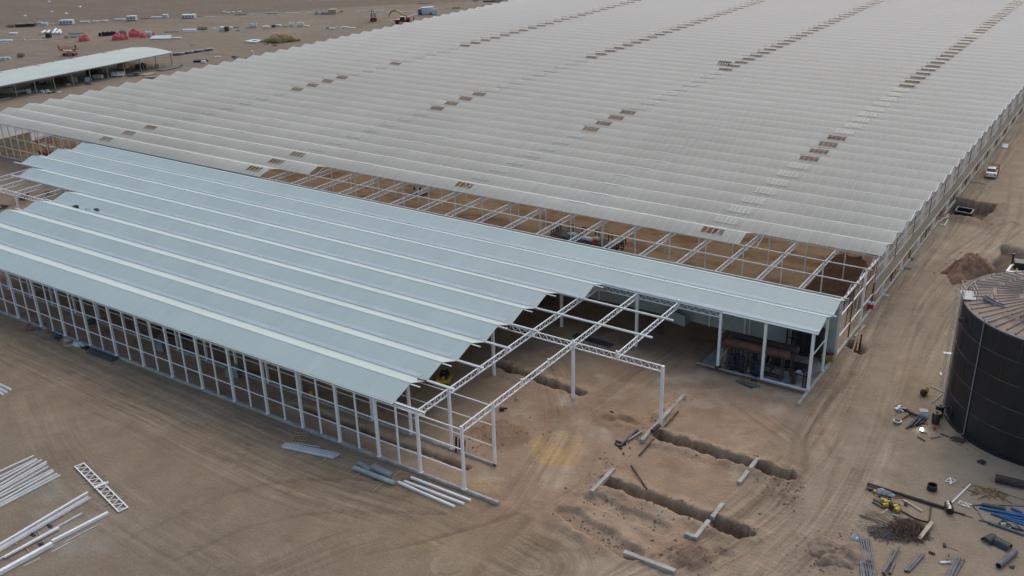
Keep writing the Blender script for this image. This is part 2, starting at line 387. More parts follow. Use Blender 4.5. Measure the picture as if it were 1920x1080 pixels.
# rough ground left of the ground beam, where it was backfilled
pA=gp(1165,790); patch_h(pA.x,pA.y,3.2,2.6,.35,81,(.25,.165,.105),.8,1.4)
patch_h(9.0,22.5,1.6,3.0,.35,82,(.27,.17,.10),.7)
patch_h(8.6,8.0,1.2,7.5,.16,83,(.25,.175,.115),.7)
patch_h(23.8,14.6,2.0,1.6,.3,84,(.28,.20,.14),.7)
patch_h(20.6,2.4,2.2,1.8,.4,85,(.19,.125,.085),.85)
patch_h(22.8,4.6,.9,.7,.15,86,(.2,.14,.1),.8)
patch_h(-2.5,9.5,3.0,2.5,.3,87,(.17,.105,.065),.8)
patch_h(-30,9.5,14,3.5,.3,88,None)
for k,(px,py,s) in enumerate([(1475,690,1.4),(1545,280+440,1.2),(1580,330,1.2),(1850,655,1.0)]):
    p=gp(px,py);patch_h(p.x,p.y,1.6*s,.9*s,.05,90+k,(.23,.15,.10),.6)
# rubbish strip along the front kerb, windblown
p=gp(60,640);patch_h(p.x,p.y,9,1.6,.18,101,(.27,.20,.14),.6)
# yellow sand spread on the track
p=gp(1045,842); q=np.hypot((X-p.x+.3)/3.6,(Y-p.y)/2.7)+fbm(X/2.6,Y/2.6,3,39)*.9+fbm(X/.6,Y/.6,3,34)*.25
ring=ss(1.05,.9,q)*(.22+.78*ss(p.y+.9,p.y-.6,Y+(X-p.x)*.25)+.3*ss(.6,.95,q)); ring=np.clip(ring*(1.25+.6*fbm(X/.35,Y/1.5,3,38)),0,1); ring=ring*ss(-.42,.1,fbm(X/.9+Y*.3,Y/2.2,4,40)+.25*(1-ss(.2,.9,q))); tint(ring,(.355,.235,.105),.8); H+=ss(1.02,.8,q)*.05
for (px,py,rx,ry,k) in [(1465,880,1.4,.7,.6),(805,1010,3.5,2.0,.25),(1570,150*1+500,0.1,.1,0),(900,905,2.5,1.2,.3)]:
    p=gp(px,py); q=np.hypot((X-p.x)/rx,(Y-p.y)/ry)+fbm(X/1,Y/1,3,35)*.5; tint(ss(1.1,.5,q),(.42,.30,.16),k)
# white lime dust near the beam rows
p=gp(130,1000); q=np.hypot((X-p.x)/7,(Y-p.y)/3.2)+fbm(X/1.5,Y/1.5,5,36)*1.4; tint(ss(.9,.2,q),(.42,.38,.33),.5)
p=gp(90,915); q=np.hypot((X-p.x)/5,(Y-p.y)/2.2)+fbm(X/1.2,Y/1.2,5,37)*1.4; tint(ss(.9,.2,q),(.42,.38,.33),.45)
# wheel-worn ways: broad bands (lateral coordinate feeds the streaks in the shader) and single ruts
bands=[([(40,640),(300,760),(560,880),(800,960),(1000,1060)],7.5,.9),
       ([(1030,690),(1060,790),(1020,870),(960,960),(840,1060)],3.4,1.0),
       ([(1920,215),(1790,400),(1680,560),(1620,700),(1530,860),(1380,1000),(1180,1100)],4.6,1.0),
       ([(1890,420),(1760,520),(1690,640),(1640,800),(1560,960),(1440,1090)],4.0,1.0),
       ([(1400,770),(1500,850),(1520,950)],2.6,.8),
       ([(500,1075),(700,1000),(900,975),(1060,900)],4,.7),
       ([(150,20),(450,60),(700,62),(900,20)],9,.5),
       ([(60,740),(150,900),(420,1075)],5,.5),
       ([(1280,650),(1180,720),(1060,800)],3.2,.8),
       ([(1920,470),(1780,560),(1700,700),(1600,860)],3.5,.8)]
TR=np.zeros(X.shape+(3,)); bestS=np.zeros(X.shape)
for i,(px,w,k) in enumerate(bands):
    pts=smooth_path(px,5); D,S,A=poly_d(X,Y,pts)
    st=ss(w,w*.35,D)*k
    b=st>bestS; TR[...,0][b]=S[b]+i*13.7; TR[...,1][b]=A[b]+i*31; bestS=np.maximum(bestS,st)
# strength dips to nothing where two bands meet, so the streaks never jump
S2=np.zeros(X.shape)
for i,(px,w,k) in enumerate(bands):
    pts=smooth_path(px,5); D,S,A=poly_d(X,Y,pts); st=ss(w,w*.35,D)*k
    own=np.abs(TR[...,0]-(S+i*13.7))<1e-6; S2=np.maximum(S2,np.where(own,0,st))
TR[...,2]=np.clip((bestS-S2)*2.2,0,1)*bestS
TR[...,2]*=1-inside*.3; TR[...,2]*=1-gh
ruts=[([(1075,800),(1050,870),(1000,960),(890,1075)],.28),([(1120,800),(1105,880),(1060,960),(950,1080)],.28),
      ([(1560,300+560),(1540,790+0),(1590,700),(1680,560)],.2),([(1895,330),(1880,420),(1800,520),(1730,600),(1690,700),(1660,800)],.22),
      ([(1915,360),(1905,420),(1830,520),(1760,600),(1712,700),(1680,800)],.22),
      ([(780,1020),(900,985),(1010,940)],.15),([(690,1040),(860,1000),(1000,950)],.15),
      ([(900,960),(980,900),(1040,800),(1100,760),(1180,700)],.25),
      ([(1500,1075),(1560,980),(1600,880)],.2),([(1460,1075),(1530,970),(1575,860)],.2),
      ([(1240,1075),(1400,1000),(1500,900),(1520,800),(1600,700)],.22),([(1200,1060),(1370,985),(1470,890),(1500,790),(1570,700)],.22),
      ([(240,1010),(420,930),(560,900),(800,900)],.18),([(330,1050),(480,985),(640,960),(830,965)],.18),
      ([(380,770),(450,800),(465,840),(440,880)],.12),([(1370,820),(1470,800),(1510,850),(1500,920)],.15),
      ([(20,100),(200,110),(420,100),(700,40)],.4),([(660,60),(745,75),(700,110)],.35),([(640,40),(680,65),(660,100)],.35)]
for px,w in ruts:
    pts=smooth_path(px,5);D,S,A=poly_d(X,Y,pts)
    m=ss(w*1.9,w*.5,D)*(.55+.9*np.clip(fbm(A/3,A*0,2,3)+.3,0,1)); H-=m*.07; H+=ss(w*3.2,w*2,D)*(1-ss(w*2.0,w*1.4,D))*.03
    tint(m,(.215,.155,.108),.5)
T*= (1+fbm(X/.9,Y/.9,3,91)*.10)[...,None]
T*=np.array([.765,.775,.745])
T*=(1+(ss(-20,-5,Y)*(1-ss(-.2,.6,Y))*(1-ss(4,12,X)))[...,None]*np.array([.20,.14,.06]))   # soil in front of the hall made warmer and lighter
T*=(1+1.9*inside*(1-slab)*(1-.6*ss(-14,2,X)))[...,None]  # hall soil lightened, most under the roof, to make up for dim light
T*=(1+.6*gh)[...,None]*(1-gh[...,None]*np.array([-.03,.03,.06]))
T*=(1+.34*ss(4,16,X)*(1-gh)*(1-inside))[...,None]
H-= slab*0.02
nx,ny=X.shape
V=np.stack([X,Y,H],-1).reshape(-1,3)
idx=np.arange(nx*ny).reshape(nx,ny)
Fq=np.stack([idx[:-1,:-1],idx[1:,:-1],idx[1:,1:],idx[:-1,1:]],-1).reshape(-1,4)
me=bpy.data.meshes.new('ground'); me.vertices.add(len(V)); me.vertices.foreach_set('co',V.ravel().astype(np.float32))
me.loops.add(len(Fq)*4); me.loops.foreach_set('vertex_index',Fq.ravel().astype(np.int32))
me.polygons.add(len(Fq)); me.polygons.foreach_set('loop_start',(np.arange(len(Fq))*4).astype(np.int32))
me.polygons.foreach_set('loop_total',np.full(len(Fq),4,np.int32)); me.polygons.foreach_set('use_smooth',[True]*len(Fq))
me.update(calc_edges=True)
a=me.attributes.new('soil','FLOAT_COLOR','POINT'); a.data.foreach_set('color',np.concatenate([T.reshape(-1,3),np.ones((len(V),1))],1).ravel().astype(np.float32))
a=me.attributes.new('wheel','FLOAT_VECTOR','POINT'); a.data.foreach_set('vector',TR.reshape(-1,3).ravel().astype(np.float32))
ground=bpy.data.objects.new('ground',me); COL.objects.link(ground); tag(ground,kind='structure')
def ground_z(x,y):
    i=min(max(int(np.searchsorted(xs,x)),1),nx-1);j=min(max(int(np.searchsorted(ys,y)),1),ny-1)
    return float(H[i-1:i+1,j-1:j+1].mean())
def gg(px,py,dz=0.0):
    p=gp(px,py); p.z=ground_z(p.x,p.y)+dz; return p
def ground_mat():
    m=bpy.data.materials.new('bare_soil'); nt,N,L,P=nodes(m)
    P.inputs['Roughness'].default_value=0.97; P.inputs['Specular IOR Level'].default_value=0.15
    at=N.new('ShaderNodeAttribute'); at.attribute_name='soil'
    tr=N.new('ShaderNodeAttribute'); tr.attribute_name='wheel'
    tc=N.new('ShaderNodeTexCoord')
    def noise(vec,sc,det=6,ro=.6):
        n=N.new('ShaderNodeTexNoise'); n.inputs['Scale'].default_value=sc; n.inputs['Detail'].default_value=det; n.inputs['Roughness'].default_value=ro
        L.new(vec,n.inputs['Vector']); return n.outputs['Fac']
    def rng(v,a,b,c,d):
        q=N.new('ShaderNodeMapRange'); q.inputs[1].default_value=a;q.inputs[2].default_value=b;q.inputs[3].default_value=c;q.inputs[4].default_value=d
        L.new(v,q.inputs[0]); return q.outputs[0]
    def math_(op,a,b):
        q=N.new('ShaderNodeMath'); q.operation=op
        for i,z in enumerate((a,b)):
            if isinstance(z,(int,float)): q.inputs[i].default_value=z
            else: L.new(z,q.inputs[i])
        return q.outputs[0]
    n1=rng(noise(tc.outputs['Object'],.35,8,.62),.3,.7,.86,1.12)
    n2=rng(noise(tc.outputs['Object'],4.5,5,.7),.25,.75,.84,1.14)
    n3=rng(noise(tc.outputs['Object'],16,4,.75),.3,.7,.86,1.12)
    sx=N.new('ShaderNodeSeparateXYZ'); L.new(tr.outputs['Vector'],sx.inputs[0])
    cb=N.new('ShaderNodeCombineXYZ'); L.new(math_('MULTIPLY',sx.outputs[0],1.0),cb.inputs[0]); L.new(math_('MULTIPLY',sx.outputs[1],.035),cb.inputs[1])
    st=noise(cb.outputs[0],1.6,7,.74)
    st2=math_('SUBTRACT',st,.5)
    sm=math_('MULTIPLY',math_('MULTIPLY',st2,2.3),sx.outputs[2])
    # tyre lug marks across the way
    cb2=N.new('ShaderNodeCombineXYZ'); L.new(math_('MULTIPLY',sx.outputs[0],.5),cb2.inputs[0]); L.new(math_('MULTIPLY',sx.outputs[1],3.2),cb2.inputs[1])
    lg=math_('MULTIPLY',math_('SUBTRACT',noise(cb2.outputs[0],1.0,2,.5),.5),math_('MULTIPLY',sx.outputs[2],.4))
    k=math_('MULTIPLY',math_('MULTIPLY',n1,n2),n3)
    k=math_('MULTIPLY',k,math_('ADD',math_('ADD',sm,lg),1.0))
    vm=N.new('ShaderNodeVectorMath'); vm.operation='SCALE'; L.new(at.outputs['Color'],vm.inputs[0]); L.new(k,vm.inputs['Scale'])
    L.new(vm.outputs[0],P.inputs['Base Color'])
    hgt=math_('ADD',math_('ADD',noise(tc.outputs['Object'],3.0,8,.7),math_('MULTIPLY',st,sx.outputs[2])),lg)
    b=N.new('ShaderNodeBump'); b.inputs['Strength'].default_value=.9; b.inputs['Distance'].default_value=.14
    L.new(hgt,b.inputs['Height']); L.new(b.outputs[0],P.inputs['Normal'])
    return m
me.materials.append(ground_mat())

# loose clods on the spoil banks
def clods():
    rr=random.Random(17); mb=MB()
    areas=[((10.7,17.1),(23.6,17.1),1.1,420),((10.2,7.9),(23.2,7.4),1.1,420),((9.2,2.1),(16.6,.2),1.3,260),((10.4,5.),(17.2,4.5),1.0,200),((-11.5,21.2),(.2,20.4),1.2,200),
           ((8.5,5),(9.5,25),1.3,420),((23.8,13.5),(23.8,16),1.6,260),((19,2.0),(22.5,3.0),1.6,240),((19,99),(25,97),2.5,200),((28,70),(26,82),3,240),((14.5,58),(18,66),1.6,160),((20.6,44),(22.6,47),1.0,90),((29,6),(31,10),2.2,240),((-4,8),(0,11),2,160),((-75,-.9),(-48,-.8),.5,160)]
    for a,b,w,n in areas:
        for i in range(int(n*.55)):
            t=rr.random(); x=a[0]+(b[0]-a[0])*t+rr.gauss(0,w*.6); y=a[1]+(b[1]-a[1])*t+rr.gauss(0,w*.6)
            s=.035+.11*rr.random()**3; z=ground_z(x,y); 
            P=[(x+s*rr.uniform(.7,1.3)*q[0],y+s*rr.uniform(.7,1.3)*q[1],z+s*.2+s*rr.uniform(.6,1)*q[2]) for q in ((1,0,0),(-1,0,0),(0,1,0),(0,-1,0),(0,0,1),(0,0,-1))]
            mb.add(P,[(0,2,4),(2,1,4),(1,3,4),(3,0,4),(2,0,5),(1,2,5),(3,1,5),(0,3,5)])
    tag(mb.build('soil_clods',mat('soil_clod',(.215,.165,.125),1,0,.4,2),None),kind='stuff')
clods()
# ------------------------------------------------------------------ buildings
CAMP=Vector((CX,CY,CZ))
def capped(name,items,m,parent,cap=100):
    """items: (centre, builder). nearest `cap` become parts, the rest one part"""
    items=sorted(items,key=lambda t:(Vector(t[0])-CAMP).length)
    for c,fn in items[:cap]:
        mb=MB(); fn(mb); mb.build(name,m,parent)
    if len(items)>cap:
        mb=MB()
        for c,fn in items[cap:]: fn(mb)
        tag(mb.build(name,m,parent),kind='stuff')
def barf(a,b,w,h=None,m=None): return ((Vector(a)+Vector(b))/2, lambda mb:mb.bar(a,b,w,h,m))
def slope(mb,x0,x1,ya,za,yb,zb,t=0.06,m=None):
    vs=[(x0,ya,za),(x1,ya,za),(x1,yb,zb),(x0,yb,zb)]+[(x0,ya,za-t),(x1,ya,za-t),(x1,yb,zb-t),(x0,yb,zb-t)]
    mb.add(vs,[(0,1,2,3),(7,6,5,4),(0,4,5,1),(1,5,6,2),(2,6,7,3),(3,7,4,0)],m)
def sheet(mb,x0,x1,ya,za,yb,zb,m=None): mb.add([(x0,ya,za),(x1,ya,za),(x1,yb,zb),(x0,yb,zb)],[(0,1,2,3)],m)
H0=6.73; VAL=6.90; RID=7.74
WRAP2=mat('pale_flashing',(.47,.54,.54),.5,0,.1,.5)
hall=thing('packing_hall','half-clad steel hall with pale blue-grey saw-tooth roof and open white lattice front','hall')
GAB={j:(-90.0,-7.5) for j in range(5)}; GAB[5]=(-107,-7.5); GAB[6]=(-114,-4.2); GAB[7]=(-114,20.5); GAB[8]=(-114,20.5)
for j,(x0,x1) in GAB.items():
    mb=MB(); yb=j*G
    ya=yb-(.35 if j in(0,) else 0.0)
    if j==7: slope(mb,x0,-4.2,yb+.02,VAL,yb+G/2,RID); slope(mb,-4.2,x1,yb-.25,VAL-.1,yb+G/2,RID)
    else: slope(mb,x0,x1,ya+.02,VAL-(.07*ss(0,.1,float(yb-ya))),yb+G/2,RID)
    slope(mb,x0,x1,yb+G/2,RID,yb+G-.16,VAL)
    rf=mb.build('roof_gable',ROOF,hall)
    mb=MB(); mb.bar((x0,yb+G/2,RID+.005),(x1+.12,yb+G/2,RID+.005),.08,.02); mb.build('ridge_cap',ROOF,rf)
    if j>0:
        mb=MB(); slope(mb,x0,x1-.9 if j<7 else x1,yb+.0,VAL+.035,yb+.42,VAL+.035+.42*(RID-VAL)/(G/2),.03); mb.build('valley_flashing',WRAP2,rf)
ends={0:-4.0,1:-4.3,2:-4.4,3:-4.4,4:-4.3,5:6.5,6:6.6,7:10.2,8:20.8,9:20.5}
for j in range(0,10):
    x0=min(GAB.get(j,(-114,0))[0],GAB.get(j-1,(-114,0))[0])-2
    mb=MB(); a,b=(x0,j*G,VAL-.07),(ends[j],j*G,VAL-.07)
    mb.bar(a,b,.24,.10); mb.bar((x0,j*G-.11,VAL-.02),(ends[j],j*G-.11,VAL-.02),.02,.1); mb.bar((x0,j*G+.11,VAL-.02),(ends[j],j*G+.11,VAL-.02),.02,.1)
    mb.build('gutter',W if j<9 else GALV,hall)
st=[]
for j in range(0,7):
    st.append(barf((GAB[j][1]-.5,(j+.5)*G,RID-.14),(GAB[j][1]+1.1,(j+.5)*G,RID-.14),.09,.08))
capped('ridge_purlin',st,W,hall)
def post(x,y,z0,z1,w=.24,d=.24,foot=True):
    def fn(mb):
        mb.bar((x,y,z0),(x,y,z1),w,d)
        if foot: mb.box((x,y,z0+.03),(w+.16,d+.16,.05))
    return (Vector((x,y,3)),fn)
cols=[post(-5*k,0,.25,H0+.05) for k in range(0,19)]
cols+=[post(-5*k,G,.2 if k else -.1,H0+.05) for k in range(0,19)]
cols+=[post(-5*k,4*G,-.1,H0,.28,.28) for k in range(-2,23,2)]
cols+=[post(-5*k,7*G,-.1,H0,.28,.28) for k in list(range(-4,0))+list(range(0,23,2)) if k!=-1]
cols+=[post(20,8*G,-.1,H0,.22,.22),post(10,8.6*G,-.1,H0,.18,.18)]
cols+=[post(-5*k,9*G-.25,-.1,H0,.16,.16) for k in range(-3,23,1)][:10]
capped('column',cols,W,hall)
mul=[post(-7.5-5*k,0,.25,H0,.12,.16,False) for k in range(0,17)]
capped('mullion',mul,W,hall)
# stub posts carrying the gutters on the trusses
stub=[]
for j in range(1,7):
    for k in (0,1): 
        if not(j==1): stub.append(barf((-5*k,j*G,H0-.5),(-5*k,j*G,H0+.22),.15))
stub+=[barf((5,4*G,H0-.55),(5,4*G,H0+.3),.2),barf((5,7*G,H0-.55),(5,7*G,H0+.3),.2)]
capped('gutter_stub',stub,W,hall)
rail=[]
for z in (2.17,4.4,6.45):
    rail.append(barf((-90,-.05,z),(0,-.05,z),.07,.10))
    rail.append(barf((-90,G-.05,z-.02),(0,G-.05,z-.02),.06,.08))
rail.append(barf((-90,-.05,6.62),(-4,-.05,6.62),.07,.08))
rail+=[barf((20,7*G-.3,6.5),(20,8*G,6.5),.09),barf((20,7*G,4.05),(20,8*G,4.05),.09),barf((20,8*G-.2,6.5),(20,9*G,6.3),.09)]
rail+=[barf((10,7*G,4.1),(10,8.6*G,4.1),.06),barf((10,7*G,.9),(10,8.6*G,1.6),.06)]
rail+=[barf((15,7*G-.05,.14),(20,7*G-.05,.14),.16,.12)]
capped('rail',rail,W,hall)
# bracing rods and cabling
for k in (9,11,13,15):
    for a_,b_,y_ in ((-5*k,-5*k+5,.12),(-5*k+5,-5*k,.14)):
        mb=MB(); mb.bar((a_,y_,.3),(b_,y_,6.4),.025); mb.build('bracing_rod',GALV,hall)
tr=[]
def trf(a,b,dep=.62,step=.95,cw=.10,wb=.055): return ((Vector(a)+Vector(b))/2,lambda mb:mb.truss(a,b,dep,step,cw,wb))
tr.append(trf((0,0,H0),(0,4*G,H0))); tr.append(trf((0,4*G,H0),(0,7*G,H0))); tr.append(trf((5,4*G,H0),(5,7*G,H0)))
for k in range(1,23): 
    if k<19: tr.append(trf((-5*k,0,H0),(-5*k,4*G,H0)))
    tr.append(trf((-5*k,4*G,H0),(-5*k,7*G,H0)))
for a,b in ((-10,0),(0,10)): tr.append(trf((a,4*G,H0-.02),(b,4*G,H0-.02),.62,.8)); 
tr.append(trf((-5,7*G,H0-.02),(0,7*G,H0-.02),.62,.8)); tr.append(trf((0,7*G,H0-.02),(10,7*G,H0-.02),.62,.8))
for k in range(2,22,2): tr.append(trf((-5*k-10,4*G,H0-.02),(-5*k,4*G,H0-.02),.62,.8))
for k in (-4,-3,-2,-1): tr.append(trf((-5*k,7*G+.1,H0),(-5*k,9*G-.1,H0),.4,.8,.07,.04))
capped('truss',tr,W,hall)
# kerbs
def kerb(a,b,w=.26,h=.3,name='kerb',par=hall):
    mb=MB(); mb.bar(Vector(a)+Vector((0,0,h/2-.1)),Vector(b)+Vector((0,0,h/2-.1)),w,h+.2); return mb.build(name,CONC,par)
kerb((-115,0,.0),(3.7,0,.0)); kerb((-115,G,0),(0.2,G,0),.24,.26)
kerb((20.1,29.9,0),(20.1,9*G,0),.3,.22)
kerb((7.6,7*G-.15,-.05),(20,7*G-.15,-.05),.25,.14)
mb=MB(); mb.box((14,8*G-.2,-.045),(12,2*G-.7,.15)); 
mb.build('floor_slab',SLAB,hall)
mb=MB(); mb.bar((-112,9*G-.08,3.35),(20.1,9*G-.08,3.35),.07,6.7); mb.build('wall_panel',WALLP,hall)
mb=MB(); mb.bar((20.1,9*G-.02,0),(20.1,9*G-.02,6.75),.1,.14); mb.build('corner_trim',W,hall)
mb=MB(); mb.bar((-85,2.2*G,1.6),(-85,6.6*G,1.6),.08,3.2); mb.build('partition_wall',WALLP,hall)
# bolts and oddments left on the sheets
# ---- greenhouse
gh_=thing('greenhouse','vast milky-glass greenhouse roof in dozens of low saw-tooth spans with rows of roof vents','greenhouse')
GV,GR=7.12,7.84
XL,XR=-153.5,20.4
NJ=82
VX=(0.15,-39.3,-74.0,-112.6)
HOLES=set([9,10,11,19,20,21,22])
GUTM=mat('dull_aluminium',(.42,.42,.42),.6,0,.25,1.5)
vents=[];vf=[]
VENTB=ribbed('tan_vent_pane',(.54,.52,.43),'X',.625,.06,1.0,.5,0,.2,.3,line=(.5,.46,.36),alpha=.92,bumpd=0)  # light thrown back by the far opened flaps put into the tan
def lerp(a,b,t): return a+(b-a)*t
def is_hole(j,ci):
    if j==12 or (j in(9,10) and ci<2): return False
    return (j in HOLES) or (j>=32 and not(ci==0 and j==47)) or (ci==3 and j==26)
for j in range(9,NJ):
    x0=XL; x1={9:-71.3,10:-65.4,11:4.3}.get(j,XR)
    yv,yr,ye=j*G,(j+.5)*G,(j+1)*G
    hs=[]
    for ci,vx in enumerate(VX):
        if vx+1.6<x1:
            hs.append((vx-1.5,vx+1.5,ci))
    hs.sort()
    mb=MB(); t0,t1=.40,.93
    y0,z0=lerp(yv,yr,t0),lerp(GV,GR,t0); y1,z1=lerp(yv,yr,t1),lerp(GV,GR,t1)
    sheet(mb,x0,x1,yv,GV,y0,z0); sheet(mb,x0,x1,y1,z1,yr,GR)
    c=x0
    for a,b,ci in hs:
        if is_hole(j,ci): sheet(mb,c,a,y0,z0,y1,z1); c=b
    sheet(mb,c,x1,y0,z0,y1,z1)
    sheet(mb,x0,x1,yr,GR,ye,GV)
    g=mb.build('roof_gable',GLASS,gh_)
    mb=MB(); mb.bar((x0,yr,GR+.0),(x1,yr,GR+.0),.05 if j>11 else .08,.03)
    
    mb.bar((x1-.02,yv,GV+.01),(x1-.02,yr,GR+.01),.08,.06); mb.bar((x1-.02,yr,GR),(x1-.02,ye,GV),.08,.06)
    mb.build('ridge_bar',W if j>14 else WD,g)
    for a,b,ci in hs:
        hole=is_hole(j,ci)
        def fn(mb,a=a,b=b,hole=hole,y0=y0,z0=z0,y1=y1,z1=z1,j=j):
            w=b-a
            if hole:
              for q in range(5):
                x=a+w*q/4
                mb.bar((x,y0,z0+.03),(x,y1,z1+.03),.05,.04,WD)
              mb.bar((a,y0,z0+.03),(b,y0,z0+.03),.05,.05,WD); mb.bar((a,y1,z1+.03),(b,y1,z1+.03),.05,.05,WD)
            if not hole:
                ya=y0-.1; zl=z0-.1*(GR-GV)/(G/2)+.14
                mb.add([(a-.1,ya,zl-.08),(b+.1,ya,zl-.08),(b+.1,y1+.1,z1+.06),(a-.1,y1+.1,z1+.06)],[(0,1,2,3)],VENTG)
                for q in range(5):
                    x=a-.1+(w+.2)*q/4; mb.bar((x,ya,zl-.06),(x,y1+.1,z1+.08),.04,.03,WD)
                mb.bar((a-.1,ya,zl-.07),(b+.1,ya,zl-.07),.04,.05,WD)
            elif j>=19:
                up=.75+.1*((j*7)%3)
                for q in (0,2,4):
                    x=a+w*q/4; mb.bar((x,y1+.05,z1+.05),(x,y0+.2,z0+up),.045,.04,TAN)
                mb.bar((a,y0+.2,z0+up),(b,y0+.2,z0+up),.06,.06,TAN)
                if j>=30: mb.add([(a,y1+.05,z1+.05),(b,y1+.05,z1+.05),(b,y0+.2,z0+up*.8),(a,y0+.2,z0+up*.8)],[(0,1,2,3)],VENTB)
        vents.append((Vector(((a+b)/2,yv,7.5)),fn))
    if 11<=j<=22:
        for vx in (-20.2,-59.5,-95.0,-132):
            if vx+2<x1:
                x_=vx+.6*math.sin(j*1.7)
                def f2(mb,a=x_-1.5,b=x_+1.5,yr=yr): 
                    mb.add([(a,yr+.08,GR+.04),(b,yr+.08,GR+.04),(b,yr+1.0,GR-.2),(a,yr+1.0,GR-.2)],[(0,1,2,3)],VENTG)
                    mb.bar((a,yr+.03,GR+.05),(b,yr+.03,GR+.05),.10,.06,W)
                vf.append((Vector((vx,yr,7.8)),f2))
capped('roof_vent',vents,W,gh_,100)
capped('rear_roof_vent',vf,W,gh_,100)
gut=[barf((XL,9*G+.25,GV-.2),(20.2,9*G+.25,GV-.2),.18,.10)]+[barf((XL,j*G,GV-.07),(20.3,j*G,GV-.07),.15,.10) for j in (10,11)]+[barf((XL,j*G,GV-.24),(20.3,j*G,GV-.24),.14,.08) for j in range(12,NJ+1)]
capped('gutter',gut,GUTM,gh_)
tr=[trf((-5*k,9*G+.2,H0+.1),(-5*k,11*G,H0+.1),.6,.8,.09,.05) for k in range(-3,31)]
tr+=[trf((-5*k,11*G,H0+.1),(-5*k,13*G,H0+.1),.6,.8,.09,.05) for k in range(-3,16)]
capped('truss',tr,WD,gh_)
cl=[post(-5*k,j*G,-.1,GV-.1,.13,.13) for j in (11,13,15) for k in range(-3,15)]
cl+=[post(-x,9*G+.2,-.1,GV-.1,.14,.14) for x in np.arange(115,152.6,2.5)]
cl+=[post(-5*k,11*G,-.1,GV-.1,.13,.13) for k in range(22,31)]
capped('column',cl,WD,gh_)
rl=[barf((-153.5,9*G+.2,z),(-114.5,9*G+.2,z),.07) for z in (2.17,4.4,6.6)]
YE=NJ*G
rl+=[barf((20,9*G,z),(20,YE,z),.10,.12) for z in (2.1,6.75)]+[barf((20,9*G,4.76),(20,12*G-.2,4.76),.10,.12),barf((20,12*G-.4,3.74),(20,YE,3.74),.08,.08)]
rl+=[barf((20.25,9*G,6.95),(20.25,YE,6.95),.08,.08)]
rl+=[barf((20,12*G-.4,5.3),(20,YE,5.3),.06,.06)]
capped('rail',rl,W,gh_)
wp=[post(20,j*G,.1,H0+.2,.24,.26) for j in range(9,NJ,2)]
capped('wall_post',wp,W,gh_)
ml=[post(20,j*G,.1,H0,.10,.14,False) for j in range(10,NJ,2)]
capped('mullion',ml,DGREY,gh_)
mb=MB()
y=9*G+1.2
while y<YE:
    if y>12*G-.6: mb.bar((20.03,y,3.75),(20.03,y,6.9),.06,.05,W)
    y+=.79
mb.build('wall_glazing_bars',W,gh_)
y=9*G+.8; rr=random.Random(3); hp=[]
while y<YE*.8:
    a_=19.6-rr.random()*.8;b_=19.6-rr.random()*.3;zt_=4.9 if y<57 else 2.1;mt_=RUST if rr.random()<.6 else WD
    if y<57 or rr.random()<.8: hp.append((Vector((a_,y,2)),(lambda mb,a_=a_,b_=b_,y=y,zt_=zt_,mt_=mt_: mb.bar((a_,y,0),(b_,y,zt_),.07,.07,mt_))))
    y+=1.3*(.8+.5*rr.random())
capped('standing_pipe',hp,RUST,gh_)
mb=MB(); mb.add([(20.20,12*G-.2,2.15),(20.20,YE,2.15),(20.20,YE,3.72),(20.20,12*G-.2,3.72),(20.16,12*G-.2,2.15),(20.16,YE,2.15),(20.16,YE,3.72),(20.16,12*G-.2,3.72)],
   [(0,1,2,3),(7,6,5,4),(0,4,5,1),(3,2,6,7),(0,3,7,4),(1,5,6,2)])
mb.build('wall_panel',BAND,gh_)
mb=MB(); mb.bar((20.2,12*G-.2,2.12),(20.2,YE,2.12),.14,.09); mb.build('panel_trim',W,gh_)
def gend(mb,j):
    y0=j*G; mb.bar((20.2,y0,6.95),(20.2,y0+G/2,GR-.06),.06,.06)
    mb.bar((20.2,y0+G/2,GR-.06),(20.2,y0+G,6.95),.06,.06)
    for t in range(1,8):
        ya=y0+G*t/8; zt=6.95+(GR-7.0)*(1-abs(t-4)/4); yb=y0+G*(t+.5*(1 if t%2 else -1))/8
        mb.bar((20.22,ya,6.9),(20.22,min(yb,y0+G),zt),.04,.04)
    mb.bar((20.25,y0+.05,GV-.12),(20.6,y0+.05,GV-.12),.16,.08); mb.bar((20.2,y0+.1,GV-.5),(20.6,y0+.1,GV-.15),.05,.05)
capped('gable_end_frame',[(Vector((20,j*G,7)),(lambda mb,j=j:gend(mb,j))) for j in range(9,NJ)],GALV,gh_)
kerb((20.1,9*G,0),(20.1,YE,0),.3,.22,'kerb',gh_); kerb((XL,9*G+.2,-.05),(-114,9*G+.2,-.05),.3,.2,'kerb',gh_)
mb=MB(); sheet(mb,0,0,0,0,0,0) if False else None
mb.add([(XL,9*G+.2,0),(XL,YE,0),(XL,YE,GV),(XL,9*G+.2,GV)],[(0,1,2,3)]); mb.add([(XL,YE,0),(20,YE,0),(20,YE,GV),(XL,YE,GV)],[(0,1,2,3)])
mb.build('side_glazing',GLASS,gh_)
# lone glazing bar left on the open edge
mb=MB(); mb.bar((6.6,11*G,GV+.03),(6.6,11.5*G,GR+.03),.05,.05,WD); mb.bar((-64,10.0*G,GV+.03),(-64,10.5*G,GR+.03),.05,.05,WD); mb.build('glazing_bar',WD,gh_)
